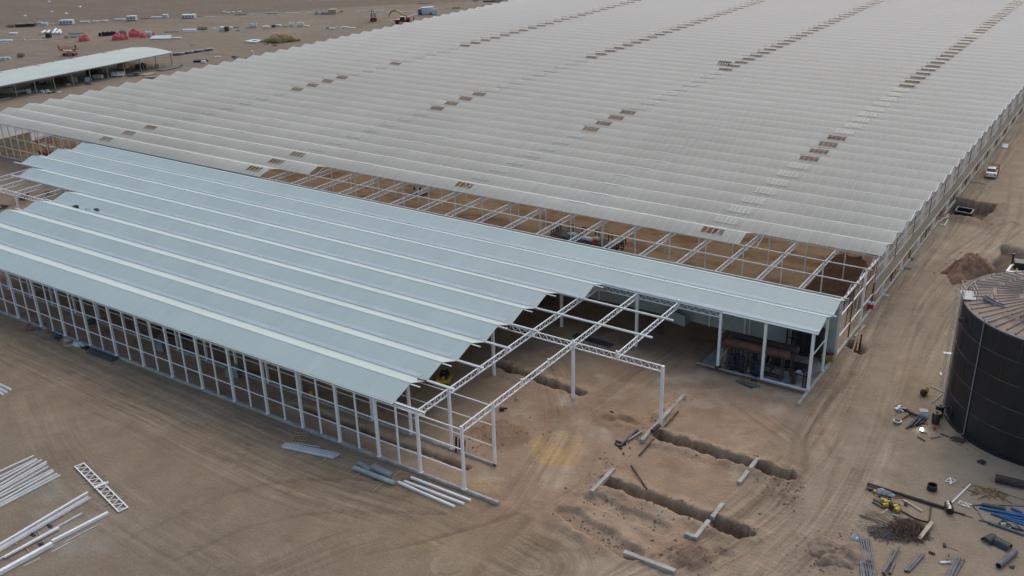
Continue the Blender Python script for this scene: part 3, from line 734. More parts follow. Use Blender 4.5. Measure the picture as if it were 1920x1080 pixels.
# ---- far storage shed
shed=thing('storage_shed','long open-sided shed with low curved pale roof on thin grey posts, full of building materials','shed',(-207,88,0))
def sh(x,y,z): return (x+207,y-88,z)
mb=MB(); nn=14; prof=[]
for i in range(nn+1):
    t=i/nn; x=-197.6-19.5*t; z=3.75+.7*math.sin(math.pi*min(1,t*.93))-.25*t
    prof.append((x,z))
P=[];F=[]
for (x,z) in prof:
    for y in (28,125.8): P.append(sh(x,y,z)); P.append(sh(x,y,z-.12))
for i in range(nn):
    a=4*i;b=a+4
    F+=[(a,b,b+2,a+2),(a+1,a+3,b+3,b+1),(a,a+1,b+1,b),(a+2,b+2,b+3,a+3)]
F+=[(0,2,3,1),(4*nn,4*nn+1,4*nn+3,4*nn+2)]
mb.add(P,F); mb.build('roof',SHEDR,shed)
mb=MB(); mb.bar(sh(-197.7,28,3.6),sh(-197.7,125.8,3.6),.1,.22); mb.build('eave_beam',GALV,shed)
for i in range(18):
    y=125.2-5.35*i
    mb=MB(); mb.bar(sh(-198.3,y,-.1),sh(-198.3,y,3.7),.18,.18); mb.build('post',GALV,shed)
    mb=MB(); mb.bar(sh(-214.6,y,-.1),sh(-214.6,y,4.1),.18,.18); mb.build('post',GALV,shed)
for i in range(0,18,2):
    y=125.2-5.35*i
    mb=MB(); mb.truss(sh(-214.6,y,4.2),sh(-198.3,y,3.7),.35,1.6,.08,.05); mb.build('rafter_truss',GALV,shed)
# ---- storage tank
TCX,TCY,TR_,TH=41.75,39.4,9.35,12.0
tank=thing('storage_tank','huge black cylindrical water tank with ribbed metal cone roof beside the road','tank',(TCX,TCY,0))
def liner():
    m=mat('black_tank_liner',(0.016,0.017,0.020),0.55,0,0.55,.35,0.15,3,(1,1,.25),col2=(0.006,0.006,0.007)); return m
LIN=liner()
def tankroof():
    m=bpy.data.materials.new('tank_roof_metal'); nt,N,L,P=nodes(m)
    P.inputs['Metallic'].default_value=.1; P.inputs['Roughness'].default_value=.6; P.inputs['Specular IOR Level'].default_value=.25
    tc=N.new('ShaderNodeTexCoord'); nz=N.new('ShaderNodeTexNoise'); nz.inputs['Scale'].default_value=.22; nz.inputs['Detail'].default_value=6; nz.inputs['Distortion'].default_value=.8
    L.new(tc.outputs['Object'],nz.inputs['Vector'])
    cr=N.new('ShaderNodeValToRGB'); e=cr.color_ramp.elements; e[0].position=.42;e[0].color=(.07,.062,.066,1);e[1].position=.6;e[1].color=(.22,.165,.13,1)
    q=cr.color_ramp.elements.new(.50); q.color=(.135,.095,.08,1)
    L.new(nz.outputs['Fac'],cr.inputs[0]); L.new(cr.outputs[0],P.inputs['Base Color']); return m
TRF=tankroof()
mb=MB(); mb.cyl((0,0,-.3),(0,0,TH),TR_,n=96,caps=False); mb.build('wall',LIN,tank,smooth=True)
mb=MB(); mb.cyl((0,0,-.3),(0,0,.22),TR_+.28,n=96,hollow=.3); mb.build('base_ring',BLACK,tank)
SEAM=mat('seam_stain',(.05,.05,.053),.6,0,.5,.8,col2=(.016,.016,.018))
HOOP=mat('pale_hoop_stain',(0.15,0.15,0.155),.6,0,.6,.6,col2=(0.025,0.025,0.027))
for z in (2.6,5.0,7.4,9.7):
    mb=MB(); mb.cyl((0,0,z),(0,0,z+.045),TR_+.02,n=96,hollow=.03); mb.build('hoop',HOOP,tank)
for k in range(20):
    mb=MB()
    for z0_,z1_,of in ((.3,2.6,0),(2.64,5,.5),(5.04,7.4,0),(7.44,9.7,.5),(9.74,TH-.15,0)):
        a_=2*math.pi*(k+of)/20; mb.bar((math.cos(a_)*(TR_+.01),math.sin(a_)*(TR_+.01),z0_),(math.cos(a_)*(TR_+.01),math.sin(a_)*(TR_+.01),z1_),.05,.03,up=(math.cos(a_),math.sin(a_),0))
    mb.build('sheet_seam',SEAM,tank)
mb=MB(); mb.cyl((0,0,TH-.12),(0,0,TH+.06),TR_+.07,n=96,hollow=.2); mb.build('top_rim',DGREY,tank)
AP=13.7
mb=MB(); n=60
P=[(0,0,AP)]+[(math.cos(2*math.pi*i/n)*TR_,math.sin(2*math.pi*i/n)*TR_,TH) for i in range(n)]
P+=[(math.cos(2*math.pi*i/n)*TR_*.5,math.sin(2*math.pi*i/n)*TR_*.5,TH+(AP-TH)*.52) for i in range(n)]
F=[]
for i in range(n):
    k=(i+1)%n; F.append((1+i,1+k,1+n+k,1+n+i)); F.append((1+n+i,1+n+k,0))
mb.add(P,F); tr_=mb.build('roof',TRF,tank)
mb=MB(); rr=random.Random(5)
for i in range(n):
    a=2*math.pi*i/n; 
    for s0,s1 in ((.97,.74),(.71,.48),(.44,.22)):
        o=rr.uniform(-.02,.02)
        if s0<.5 and i%2: continue
        def pt(s,dz): return (math.cos(a)*TR_*s,math.sin(a)*TR_*s,TH+(AP-TH)*(1-s)*1.03+dz)
        mb.bar(pt(s0+o,.05),pt(s1+o,.07),.04,.05); mb.bar(pt(s0+o,.0),pt(s0+o,.22),.04)
mb.build('rafter_clips',DGREY,tr_)
# ladder with safety cage, on the road side (left in the photo)
la=math.atan2(gp(1776,770).y-TCY,gp(1776,770).x-TCX)+.03
u=Vector((math.cos(la),math.sin(la),0));v=Vector((-math.sin(la),math.cos(la),0))
lad=MB()
L0=u*(TR_+.3)
for s in(-.22,.22): lad.bar(L0+v*s,L0+v*s+Vector((0,0,TH+1.2)),.06)
z=.3
while z<TH+.9: lad.bar(L0+v*-.22+Vector((0,0,z)),L0+v*.22+Vector((0,0,z)),.03); z+=.3
ladp=lad.build('ladder',GALV,tank)
cg=MB()
z=2.4
while z<TH+1.2:
    pr=None
    for i in range(9):
        a=-math.pi/2+math.pi*i/8; p=L0+v*math.sin(a)*.36+u*(math.cos(a)*.62)+Vector((0,0,z))
        if pr is not None: cg.bar(pr,p,.03)
        pr=p
    z+=.95
for i in range(0,9,2):
    a=-math.pi/2+math.pi*i/8; p=L0+v*math.sin(a)*.36+u*(math.cos(a)*.62)
    cg.bar(p+Vector((0,0,2.4)),p+Vector((0,0,TH+1.2)),.025)
cg.build('safety_cage',GALV,ladp)
# platform with guard rail next to the ladder
pf=MB(); 
c0=u*(TR_-.5)+v*-1.4+Vector((0,0,TH+.15))
pf.box(c0,(1.2,2.2,.12),math.atan2(u.y,u.x),GALV)
for a in(-.55,.55):
    for b in(-1.05,0,1.05):
        pf.bar(c0+u*a+v*b,c0+u*a+v*b+Vector((0,0,1.1)),.045,m=GALV)
for z in(.55,1.1):
    for a in(-.55,.55): pf.bar(c0+u*a+v*-1.05+Vector((0,0,z)),c0+u*a+v*1.05+Vector((0,0,z)),.04,m=GALV)
    pf.bar(c0+u*-.55+v*-1.05+Vector((0,0,z)),c0+u*.55+v*-1.05+Vector((0,0,z)),.04,m=GALV)
pf.build('platform',GALV,tank)
pp=MB(); pa=math.atan2(gp(1820,815).y-TCY,gp(1820,815).x-TCX); w_=Vector((math.cos(pa),math.sin(pa),0))
pp.cyl(w_*(TR_+.1)+Vector((0,0,.2)),w_*(TR_+.1)+Vector((0,0,TH+.3)),.05,m=GALV); pp.cyl(w_*(TR_+.1)+Vector((0,0,TH+.3)),w_*(TR_-.9)+Vector((0,0,TH+.5)),.05,m=GALV)
pp.cyl(w_*(TR_+.1)+Vector((0,0,.2)),w_*(TR_+1.0)+Vector((0,0,.1))-v*.3,.05,m=GALV)
pp.build('overflow_pipe',GALV,tank)
ho=MB(); wa=pa-.30; q_=Vector((math.cos(wa),math.sin(wa),0)); ho.cyl(q_*(TR_-.05)+Vector((0,0,1.1)),q_*(TR_+.12)+Vector((0,0,1.1)),.42,n=20,m=BLACK); ho.cyl(q_*(TR_+.1)+Vector((0,0,1.1)),q_*(TR_+.18)+Vector((0,0,1.1)),.5,n=20,hollow=.1,m=RUSTD)
ho.build('manhole_cover',BLACK,tank)
no=MB(); wb=la+.12; q_=Vector((math.cos(wb),math.sin(wb),0)); no.cyl(q_*(TR_-.1)+Vector((0,0,TH-1.3)),q_*(TR_+.55)+Vector((0,0,TH-1.3)),.22,n=14,hollow=.03); no.build('inlet_nozzle',RUST,tank)
gtp=MB(); ga=pa-.75+ .0
pA=Vector((math.cos(la-.25)*TR_*.72,math.sin(la-.25)*TR_*.72,TH+.62)); 
# bent gutter piece resting on the roof: its own thing
p0=gp(1843,557,TH+.55)-Vector((0,0,0)); p1=gp(1868,572,TH+.4); p2=gp(1886,577,TH+.4)
gm=MB(); 
for a_,b_ in((p0,p1),(p1,p2)):
    gm.channel(a_,b_,.45,.22,GALV)
single('steel_channel',gm,GALV,'grey bent steel channel lying on the black tank roof','channel')

q=gp(1358,121,7.6); fr=MB()
for k in range(5):
    a=Vector((q.x-1.4+.62*k,q.y-.5,7.5)); b=a+Vector((.35,.6,.9)); fr.bar(a,b,.12,.12); fr.bar(b,b+Vector((.3,.2,-.7)),.1,.1)
fr.bar((q.x-1.5,q.y,8.1),(q.x+1.6,q.y+.3,8.2),.12,.12)
single('bent_vent_frames',fr,RUSTD,'tangle of dark bent vent frames lying on the greenhouse roof at the top centre','frames')
# ------------------------------------------------------------------ loose things, near ground
def V3(p,dz=0): return Vector((p.x,p.y,p.z+dz))
def zo(ox,oy,s): return lambda x,y:(ox+x/s,oy+y/s)
zL=zo(0,720,3); zC=zo(640,720,3); zR=zo(1280,720,3); zQ=zo(1600,860,4.909); zW=zo(0,480,4.909); zB=zo(1280,560,5.333)
def rod(name,a,b,r,m,label,cat,group=None,hollow=0,dz=0,n=12,ext=0,kind='cyl'):
    """pipe, pole or beam lying on the ground between two surveyed points"""
    A=gg(*a);B=gg(*b)
    if ext: 
        d=(A-B).normalized(); A=A+d*ext
    z=max(A.z,B.z)*.5+min(A.z,B.z)*.5
    mb=MB()
    if kind=='cyl': mb.cyl(V3(A,r+dz),V3(B,r+dz),r,n=n,hollow=hollow)
    elif kind=='bar': mb.bar(V3(A,r/2+dz),V3(B,r/2+dz),r,r*.8)
    elif kind=='chan': mb.channel(V3(A,dz+.02),V3(B,dz+.02),r,r*.55,t=.025)
    elif kind=='box': # closed box profile
        mb.bar(V3(A,r/2+dz),V3(B,r/2+dz),r,r); mb.bar(V3(A,r+dz),V3(B,r+dz),r*.3,.02)
    return single(name,mb,m,label,cat,group)
# fanned bundle of white steel members at the left edge
lab='white steel column lying in the upper fanned row at the left edge of the yard'
for a,b,w in [((0,497),(192,407),.13),((0,527),(206,424),.16),((0,545),(212,432),.13),((0,572),(238,432),.16),((0,590),(264,442),.13),((0,604),(264,454),.16),((0,625),(275,470),.16),((0,640),(300,488),.18),((0,664),(304,497),.13),((0,682),(325,512),.18),((0,694),(341,519),.16)]:
    rod('steel_column',zL(*a),zL(*b),w,W,lab,'steel column','white steel columns fanned out at the left edge',ext=2.2,kind='chan' if w>.15 else 'box')
rod('steel_column',zL(0,912),zL(495,618),.2,W,'long white box column on the back side of the lower pair near the lattice girder','steel column',ext=3,kind='box')
rod('steel_column',zL(0,940),zL(505,645),.36,W,'wide white channel column in the lower pair, left of the lattice girder','steel column',ext=3,kind='chan')
rod('steel_column',zL(0,990),zL(463,733),.14,WD,'thin dusty white profile below the wide channel','steel column',ext=2,kind='box')
rod('steel_column',zL(25,985),zL(335,818),.16,W,'short white box profile crossing over the thin dusty one','steel column',kind='box',dz=.1)
rod('steel_column',zL(295,893),zL(610,735),.26,W,'white box column at the right of the lowest row, below the thin profiles','steel column',kind='box')
rod('steel_column',zL(0,1070),zL(295,907),.34,W,'thick white box column at the bottom left, end to end with a thinner one','steel column',ext=2,kind='box')
for a,b,l in [((360,892),(548,797),'thin pale strip lying alone right of the lowest white columns'),((288,945),(392,890),'thin pale strip in the middle of the broken line of strips'),((130,1025),(225,978),'thin pale strip at the bottom left end of the broken line of strips')]:
    rod('metal_strip',zL(*a),zL(*b),.06,WD,l,'metal strip','thin strips on the left yard',kind='bar')
for i,(a,l) in enumerate([((0,722),'topmost short white channel end at the far left edge above the bare yard'),((0,729),'middle short white channel end at the far left edge above the bare yard'),((0,735),'lowest short white channel end at the far left edge above the bare yard')]):
    rod('steel_column',(a[0]-8,a[1]-4),(20-7*i,a[1]+9-i*2),.26,W,l,'steel column','short channel ends at the far left edge',kind='chan')
for a,b,l in [((340,700),(355,745),'short wooden bearer sticking out under the wide white channel'),((75,870),(95,905),'small wooden bearer near the left edge under the wide white channel'),((130,905),(165,945),'wooden bearer under the thin dusty profile'),((215,830),(245,890),'thin wooden bearer crossing between the white profiles')]:
    rod('timber_bearer',zL(*a),zL(*b),.08,WOOD,l,'timber','bearers under the white columns',kind='bar')
def scraps(name,cx,cy,rpx,n,m,label,cat,seed,s=.25,long=False,ms=None,zsp=.2):
    rr=random.Random(seed);c=gg(cx,cy);k=mpp(cx,cy);r=rpx*k
    mb=MB()
    for i in range(n):
        a=rr.uniform(0,6.28);q=r*math.sqrt(rr.random());p=Vector((c.x+math.cos(a)*q,c.y+math.sin(a)*q*.8,0));p.z=ground_z(p.x,p.y)+.04+rr.random()*zsp
        mm=ms[i%len(ms)] if ms else m
        if long:
            t=rr.uniform(0,3.14);L=s*rr.uniform(.6,1.6);d=Vector((math.cos(t)*L,math.sin(t)*L,rr.uniform(-.05,.12)));mb.cyl(p-d*.5,p+d*.5,.035+.03*rr.random(),n=6,m=mm)
        else: mb.box(p,(s*rr.uniform(.4,1.5),s*rr.uniform(.3,1),s*rr.uniform(.1,.5)),rr.uniform(0,3),mm,rr.uniform(-.4,.4))
    return single(name,mb,mm,label,cat)
DCLOTH=mat('dark_purple_rag',(.06,.045,.06),.9,0,.4,4)
for x,y,l in [(280,798,'dark rag on the ground right of the wide white channel'),(180,845,'dark rag between the wide channel and the thin profile'),(235,905,'dark rag below the crossed thin profiles')]:
    p=gg(*zL(x,y)); mb=MB(); mb.blob(p,.55,.22,.12,seed=int(x),rough=.5,n=16,k=5); single('rag',mb,DCLOTH,l,'rag','rags among the white columns')
# lattice girder lying flat on two timbers
A=gg(*zL(448,462),.12);B=gg(*zL(695,715),.12); d=(B-A).normalized(); s=Vector((-d.y,d.x,0)); L=(B-A).length
mb=MB(); h=.42
mb.bar(A+s*h,B+s*h,.1,.09);mb.bar(A-s*h,B-s*h,.1,.09);mb.bar(A+s*(h+.06),A-s*(h+.06),.09,.08);mb.bar(B+s*(h+.06),B-s*(h+.06),.09,.08)
n=11
for i in range(n):
    p=A+(B-A)*(i/n);q=A+(B-A)*((i+.5)/n);r_=A+(B-A)*((i+1)/n)
    mb.bar(p+s*h,q-s*h,.055,.05);mb.bar(q-s*h,r_+s*h,.055,.05)
g=thing('lattice_girder','white lattice girder lying flat across two thin timbers on the left yard','girder',((A+B)/2))
mb.v=[tuple(Vector(v)-(A+B)/2) for v in mb.v]; mb.build('lattice_frame',W,g)
mb=MB(); c=A+(B-A)*.5; o=c-(A+B)/2
mb.bar(o-s*.55+Vector((0,0,.08)),o+s*.75+Vector((0,0,.08)),.2,.1); mb.bar(o-s*.5-d*.22+Vector((0,0,.08)),o+s*.55-d*.2+Vector((0,0,.08)),.08,.08); mb.build('splice_plate',W,g)
rod('timber_bearer',zL(473,567),zL(595,513),.09,WOOD,'thin timber under the upper half of the lattice girder','timber','timbers under the lattice girder',kind='bar')
rod('timber_bearer',zL(590,690),zL(712,636),.09,WOOD,'thin timber under the lower end of the lattice girder','timber','timbers under the lattice girder',kind='bar')
# stacks along the front kerb
def sheetpile(name,a,b,w,n,m,label,cat,th=.05,jit=.12,seed=1,dz=0.1,tilt=0):
    rr=random.Random(seed);A=gg(*a);B=gg(*b);d=(B-A).normalized();s=Vector((-d.y,d.x,0));mb=MB()
    for i in range(n):
        o=s*rr.uniform(-jit,jit)+d*rr.uniform(-jit,jit)+Vector((0,0,dz+th*1.15*i))
        mb.bar(A+o,B+o,w,th)
        for q in(-1,-.35,.35,1): mb.bar(A+o+s*q*w*.46+Vector((0,0,th/2)),B+o+s*q*w*.46+Vector((0,0,th/2)),.04,.03)
    return single(name,mb,m,label,cat)
A=gg(*zL(1605,352));B=gg(*zL(1895,412));d=(B-A).normalized();sd=Vector((-d.y,d.x,0));mb=MB();rr=random.Random(3)
for i in range(11):
    o=sd*(-.42+.085*i)+Vector((0,0,.1+.05*(i%3))); e=d*rr.uniform(-.25,.25); f=sd*rr.uniform(-.05,.05)
    mb.bar(A+o+e,B+o*1.0+f+d*rr.uniform(-.2,.2),.07,.05,W if i%4 else WD)
    mb.bar(A+o+e+sd*.03+Vector((0,0,.03)),B+o+f+sd*.03+Vector((0,0,.03)),.015,.05,GREYS)
single('sheet_stack',mb,W,'pile of long white metal strips by the middle of the front kerb','strips')
rod('timber_bearer',zL(1790,450),zL(1835,425),.09,WOOD,'timber end under the pile of long white strips','timber',kind='bar')
rod('metal_strip',zL(1640,333),zL(1797,358),.1,WD,'pale flat strip between the wooden grid and the white strip pile','metal strip',kind='bar')
# wooden grid (formwork panel)
A=gg(*zL(1640,332));B=gg(*zL(1715,340));Cc=gg(*zL(1665,280));D=Cc+(B-A)
mb=MB(); z=Vector((0,0,.08))
for i in range(5): t=i/4; mb.bar(A+(B-A)*t+z,Cc+(D-Cc)*t+z,.07,.06)
for i in range(5): t=i/4; mb.bar(A+(Cc-A)*t+z*1.7,B+(D-B)*t+z*1.7,.07,.06)
single('wooden_grid',mb,WOOD,'brown wooden slatted frame lying by the front kerb behind the white strip pile','wooden frame')
rod('timber_plank',zL(1560,250),zL(1655,292),.06,WOOD,'thin lath left of the brown wooden slatted frame','timber',kind='bar')
sheetpile('sheet_stack',zC(72,478),zC(300,568),.42,4,GREENS,'lower pile of narrow pale green panels by the front kerb','sheets',.06,.05,5)
sheetpile('sheet_stack',zC(178,485),zC(280,532),.55,4,GREYS,'short grey panel pile resting on the pale green panels','sheets',.06,.03,6,dz=.34)
sheetpile('sheet_stack',zC(95,448),zC(165,485),.5,2,GREYS,'thin brownish-grey sheet beside the pale green panels','sheets',.04,.03,7)
for a,b,l in [((52,530),(105,503),'timber bearer at the left end of the pale green panels'),((180,603),(225,568),'timber bearer under the right half of the pale green panels'),((280,530),(338,488),'thin timber sticking out behind the grey panel pile'),((165,465),(205,440),'timber end behind the pale green panels')]:
    rod('timber_bearer',zC(*a),zC(*b),.09,WOOD,l,'timber','timbers by the green panels',kind='bar')
for a,b,l in [((392,530),(728,660),'upper of three white posts lying by the corner of the front kerb'),((355,552),(690,680),'middle of three white posts lying by the corner of the front kerb'),((320,558),(638,696),'lower of three white posts lying by the corner of the front kerb')]:
    rod('steel_post',zC(*a),zC(*b),.2,W,l,'steel post','three white posts by the kerb corner',kind='box')
rod('metal_strip',zC(378,560),zC(480,612),.06,DBLUE,'dark strap lying between the white posts','strap',kind='bar')
# black pipes by the kerb
for i,(a,b) in enumerate([((795,895),(1040,978)),((815,885),(1055,968)),((830,872),(1075,960)),((835,862),(1090,950)),((850,858),(1088,938))]):
    rod('plastic_pipe',zW(*a),zW(*b),.085,DGREY,'dark grey pipe in the bundle lying along the front kerb','pipe','bundle of dark pipes by the front kerb',hollow=.02,dz=.1*(i%2))
# rubbish by the kerb
for i,(x,y,r,l) in enumerate([(445,705,.7,'larger rust-brown boulder in the rubbish by the front kerb'),(500,715,.5,'smaller rust-brown boulder in the rubbish by the front kerb')]):
    p=gg(*zW(x,y)); mb=MB(); mb.blob(p,r,r*.6,r*.6,seed=i+3,rough=.4,n=12,k=5,peak=.6); single('boulder',mb,mat('brown_rock_%d'%i,(.2,.12,.07),.95,0,.4,3),l,'boulder')
scraps('pipe_scrap_heap',*zW(545,745),17,34,None,'tangled heap of grey pipe ends and black hoses by the front kerb','pipe scrap',11,.9,True,[PIPEG,BLACK,GALV,DGREY])
p=gg(*zW(620,785)); mb=MB(); mb.box(p+Vector((0,0,.12)),(1.5,.9,.06),-.5,WOOD,.1); mb.box(p+Vector((.1,-.1,.2)),(1.2,.5,.05),-.3,WOODP,-.06); single('plywood_offcut',mb,WOOD,'brown plywood offcuts beside the pipe scrap by the kerb','plywood')
mb=MB(); 
for q in range(4): mb.bar(gg(*zW(585+q*4,828+q*5),.05),gg(*zW(670+q*3,818+q*6),.05),.09,.04)
single('laths',mb,WOODP,'three pale laths below the plywood offcuts','laths')
p=gg(*zW(725,825)); mb=MB(); mb.blob(p,.85,.5,.45,seed=9,rough=.7,n=18,k=6,peak=.6); single('plastic_film',mb,WRAP,'crumpled clear plastic film between the plywood and the dark pipes','plastic film')
scraps('rubble',*zW(320,655),22,40,DIRTM,'dark clods scattered against the front kerb left of the rubbish','rubble',12,.28)
scraps('rubble',*zW(790,850),7,14,BLACK,'few black scraps against the kerb above the dark pipes','rubble',13,.3)
# ---- inside the hall
tk=gg(*zW(1480,705)); tc=Vector((tk.x+1.2,tk.y+5.2,0))
t_=thing('round_basin','round basin with shiny galvanised rim and black liner under the front of the hall roof','basin',tc)
mb=MB(); mb.cyl((0,0,0),(0,0,1.5),5.4,n=48,hollow=.1); mb.build('liner',BLACK,t_,smooth=False)
mb=MB(); 
for z in(1.5,1.75,2.0,2.25): mb.cyl((0,0,z),(0,0,z+.2),5.45,n=48,hollow=.08)
mb.build('rim',GALV,t_)
def pallet_block(px,label,m=GREYS,s=(1.5,1.1,1.1),rz=.4,seed=1):
    p=gg(*px); r=thing('wrapped_pallet',label,'pallet',p,rz)
    mb=MB(); 
    for k in range(3): mb.box((0,-s[1]*.4+s[1]*.4*k,.06),(s[0],.1,.1))
    for k in range(6): mb.box((-s[0]*.45+s[0]*.18*k,0,.13),(.12,s[1],.03))
    mb.build('pallet_deck',WOOD,r)
    rr=random.Random(seed);mb=MB()
    for k in range(3): mb.box((rr.uniform(-.04,.04),rr.uniform(-.04,.04),.15+s[2]*(k+.5)/3),(s[0]*(.96-.04*k),s[1]*(.96-.03*k),s[2]/3-.02),rr.uniform(-.03,.03))
    mb.build('load',m,r); return r
pallet_block(zW(1480,860),'grey wrapped pallet under the hall roof right of the round basin',rz=.3)
pallet_block(zo(300,560,4.5)(620,655),'grey wrapped pallet near the inner kerb in the middle of the front lattice',rz=.5,seed=2)
p=gg(*zo(300,560,4.5)(1280,835)); mb=MB(); mb.cyl(p,p+Vector((0,0,.75)),.22,n=14); mb.cyl(p+Vector((0,0,.75)),p+Vector((0,0,.85)),.24,.2,n=14); single('drum',mb,YEL,'small yellow drum standing beside the inner kerb under the hall roof','drum')
scraps('wire_coil',*zW(855,630),9,24,WIRE,'tangled grey wire on the ground at the left end of the inner kerb','wire',15,.8,True,zsp=.7)
p=gg(*zo(1060,520,6.75)(350,830)); A=gg(1077,628,.05);B=gg(1148,650,.05)
mb=MB(); d=(B-A).normalized(); mb.bar(A,B,1.0,.05); mb.bar(A+Vector((0,0,.05)),B+Vector((0,0,.05)),.9,.04); single('rubber_mat',mb,DGREY,'dark grey mat lying on the soil inside the hall','mat')
A=gg(1247,600);B=gg(1284,613); mb=MB(); z=Vector((0,0,.75)); mb.bar(A+z,B+z,.12,1.4); mb.bar(A+z+Vector((0,0,.7)),B+z+Vector((0,0,.7)),.16,.05); mb.bar(A+Vector((.1,.5,.3)),B+Vector((.1,.5,.3)),1.0,.08)
single('panel_crate',mb,WALLP,'pale grey panel propped up inside the hall below the long eave','panel')
# yellow trench roller under the roof edge
p=gg(834,716); r=thing('mini_loader','small yellow machine with round black engine under the roof edge','machine',p,.35)
mb=MB(); mb.box((0,-.45,.4),(1.5,.5,.35)); mb.box((.62,.1,.55),(.3,1.1,.45)); mb.box((-.62,0,.5),(.3,.8,.4)); mb.bar((0,-.7,.5),(0,.1,.95),.22,.3); mb.build('yellow_body',YEL,r)
mb=MB(); mb.cyl((0,.15,.3),(0,.15,1.05),.52,n=20); mb.cyl((-.3,.2,1.05),(-.3,.2,1.3),.18,n=12); mb.cyl((.25,.3,1.05),(.25,.3,1.35),.14,n=12); mb.build('engine',BLACK,r)
mb=MB(); pr=None
for i in range(9):
    a=math.pi*i/8; q=Vector((math.cos(a)*.62,.2+math.sin(a)*.35,1.25))
    if pr is not None: mb.bar(pr,q,.05)
    pr=q
mb.build('guard_ring',YEL,r)
for sx in(-.5,.5):
    for sy in(-.5,.5):
        mb=MB(); mb.cyl((sx,sy-.12,.26),(sx,sy+.12,.26),.26,n=16); mb.build('wheel',RUBBER,r)
# ---- working bay at the right
def boiler(a,b,zc,rad,label,m,back=False):
    A=gg(*a);B=gg(*b);A.z=B.z=0; r=thing('pressure_vessel',label,'vessel',(A+B)/2); o=(A+B)/2; d=(B-A).normalized(); s=Vector((-d.y,d.x,0)); z=Vector((0,0,1))
    a0=A-o+z*zc;b0=B-o+z*zc; mb=MB(); mb.cyl(a0,b0,rad,n=24,caps=False)
    for p,q in((a0,-1),(b0,1)):
        pr=rad;pp=p
        for t in range(1,6):
            nr=rad*math.cos(t*math.pi/10.2);np_=p+d*q*rad*.45*math.sin(t*math.pi/10); mb.cyl(pp,np_,pr,nr,n=24,caps=(t==5)); pr=nr;pp=np_
    mb.build('shell',m,r,smooth=False)
    for t in (.06,.36,.64,.94):
        c=A-o+(B-A)*t
        mb=MB()
        for q in(-.42,.42): mb.bar(c+s*q,c+s*q+z*(zc-rad*.6),.13)
        mb.bar(c+s*-.42+z*(zc-rad*.75),c+s*.42+z*(zc-rad*.75),.12); mb.bar(c+s*-.42+z*.7,c+s*.42+z*.7,.08)
        mb.build('stand',RUSTD,r)
    mb=MB(); mb.bar(A-o+s*-.42+z*.75,B-o+s*-.42+z*.75,.09); mb.build('stand_rail',RUSTD,r)
    return r,o,d,s,A,B
r1,o1,d1,s1,A1,B1=boiler(zB(420,690),zB(1020,838),3.25,.5,'front rusty horizontal vessel on a dark stand in the working bay',RUST)
off=Vector((-s1.x,-s1.y,0))*0
A2=A1+Vector((.2,1.7,0));B2=B1+Vector((.5,1.7,0))
def unproj(p):
    d=p-Vector((CX,CY,CZ)); zz=d.dot(CF); return (960+FPX*d.dot(CR)/zz,540-FPX*d.dot(CU)/zz)
boiler(unproj(A2),unproj(B2),3.2,.45,'rear dark rusty horizontal vessel standing behind the other one in the working bay',RUSTD)
for i,t in enumerate((.12,.2,.3,.45,.53,.62)):
    c=A1+(B1-A1)*t+s1*(.15 if i%2 else -.2); r=thing('pump',['first','second','third','fourth','fifth','sixth'][i]+' dark blue upright pump from the left below the rusty vessel','pump',c,group='pumps below the rusty vessels')
    mb=MB(); mb.cyl((0,0,.55),(0,0,1.7),.19,n=14); mb.cyl((0,0,1.7),(0,0,1.95),.24,n=14); mb.build('motor',DBLUE,r)
    mb=MB(); mb.cyl((-.3,0,.4),(.3,0,.4),.13,n=12); mb.cyl((0,0,0),(0,0,.55),.13,n=12); mb.box((0,0,.05),(.5,.4,.1)); mb.cyl((0,0,1.95),(0,0,2.8),.07,n=8); mb.build('pump_casing',BLACK,r)
def bucket(px,label,h=.42,r_=.17,m=WRAP,lidm=BLACK):
    p=gg(*px); p.z=.05; r=thing('bucket',label,'bucket',p); mb=MB(); mb.cyl((0,0,0),(0,0,h),r_*.88,r_,n=18,hollow=.015); mb.cyl((0,0,.01),(0,0,.03),r_*.85,n=18); mb.build('pail',m,r)
    mb=MB(); mb.cyl((0,0,h-.1),(0,0,h-.02),r_*1.03,n=18,hollow=.03); mb.build('band',lidm,r)
bucket(zB(665,725),'white bucket with black band in front of the rusty vessels',.6,.28)
bucket(zB(757,748),'small pale blue bucket behind the middle column of the working bay',.45,.24,LBLUE,LBLUE)
# crate
p=gg(*zB(1448,620)); p.z=0.03; r=thing('wooden_crate','brown plywood crate with dark contents at the right end of the working bay','crate',p,.05)
mb=MB(); 
for x,y,w,d_ in((0,-.5,1.25,.06),(0,.5,1.25,.06),(-.6,0,.06,.94),(.6,0,.06,.94)): mb.box((x,y,.45),(w,d_,.8))
mb.build('side_board',mat('crate_board',(.36,.2,.07),.8,0,.3,3),r); mb=MB(); mb.box((0,0,.3),(1.1,.9,.5)); mb.box((.2,.1,.6),(.4,.5,.2)); mb.build('contents',RUSTD,r)
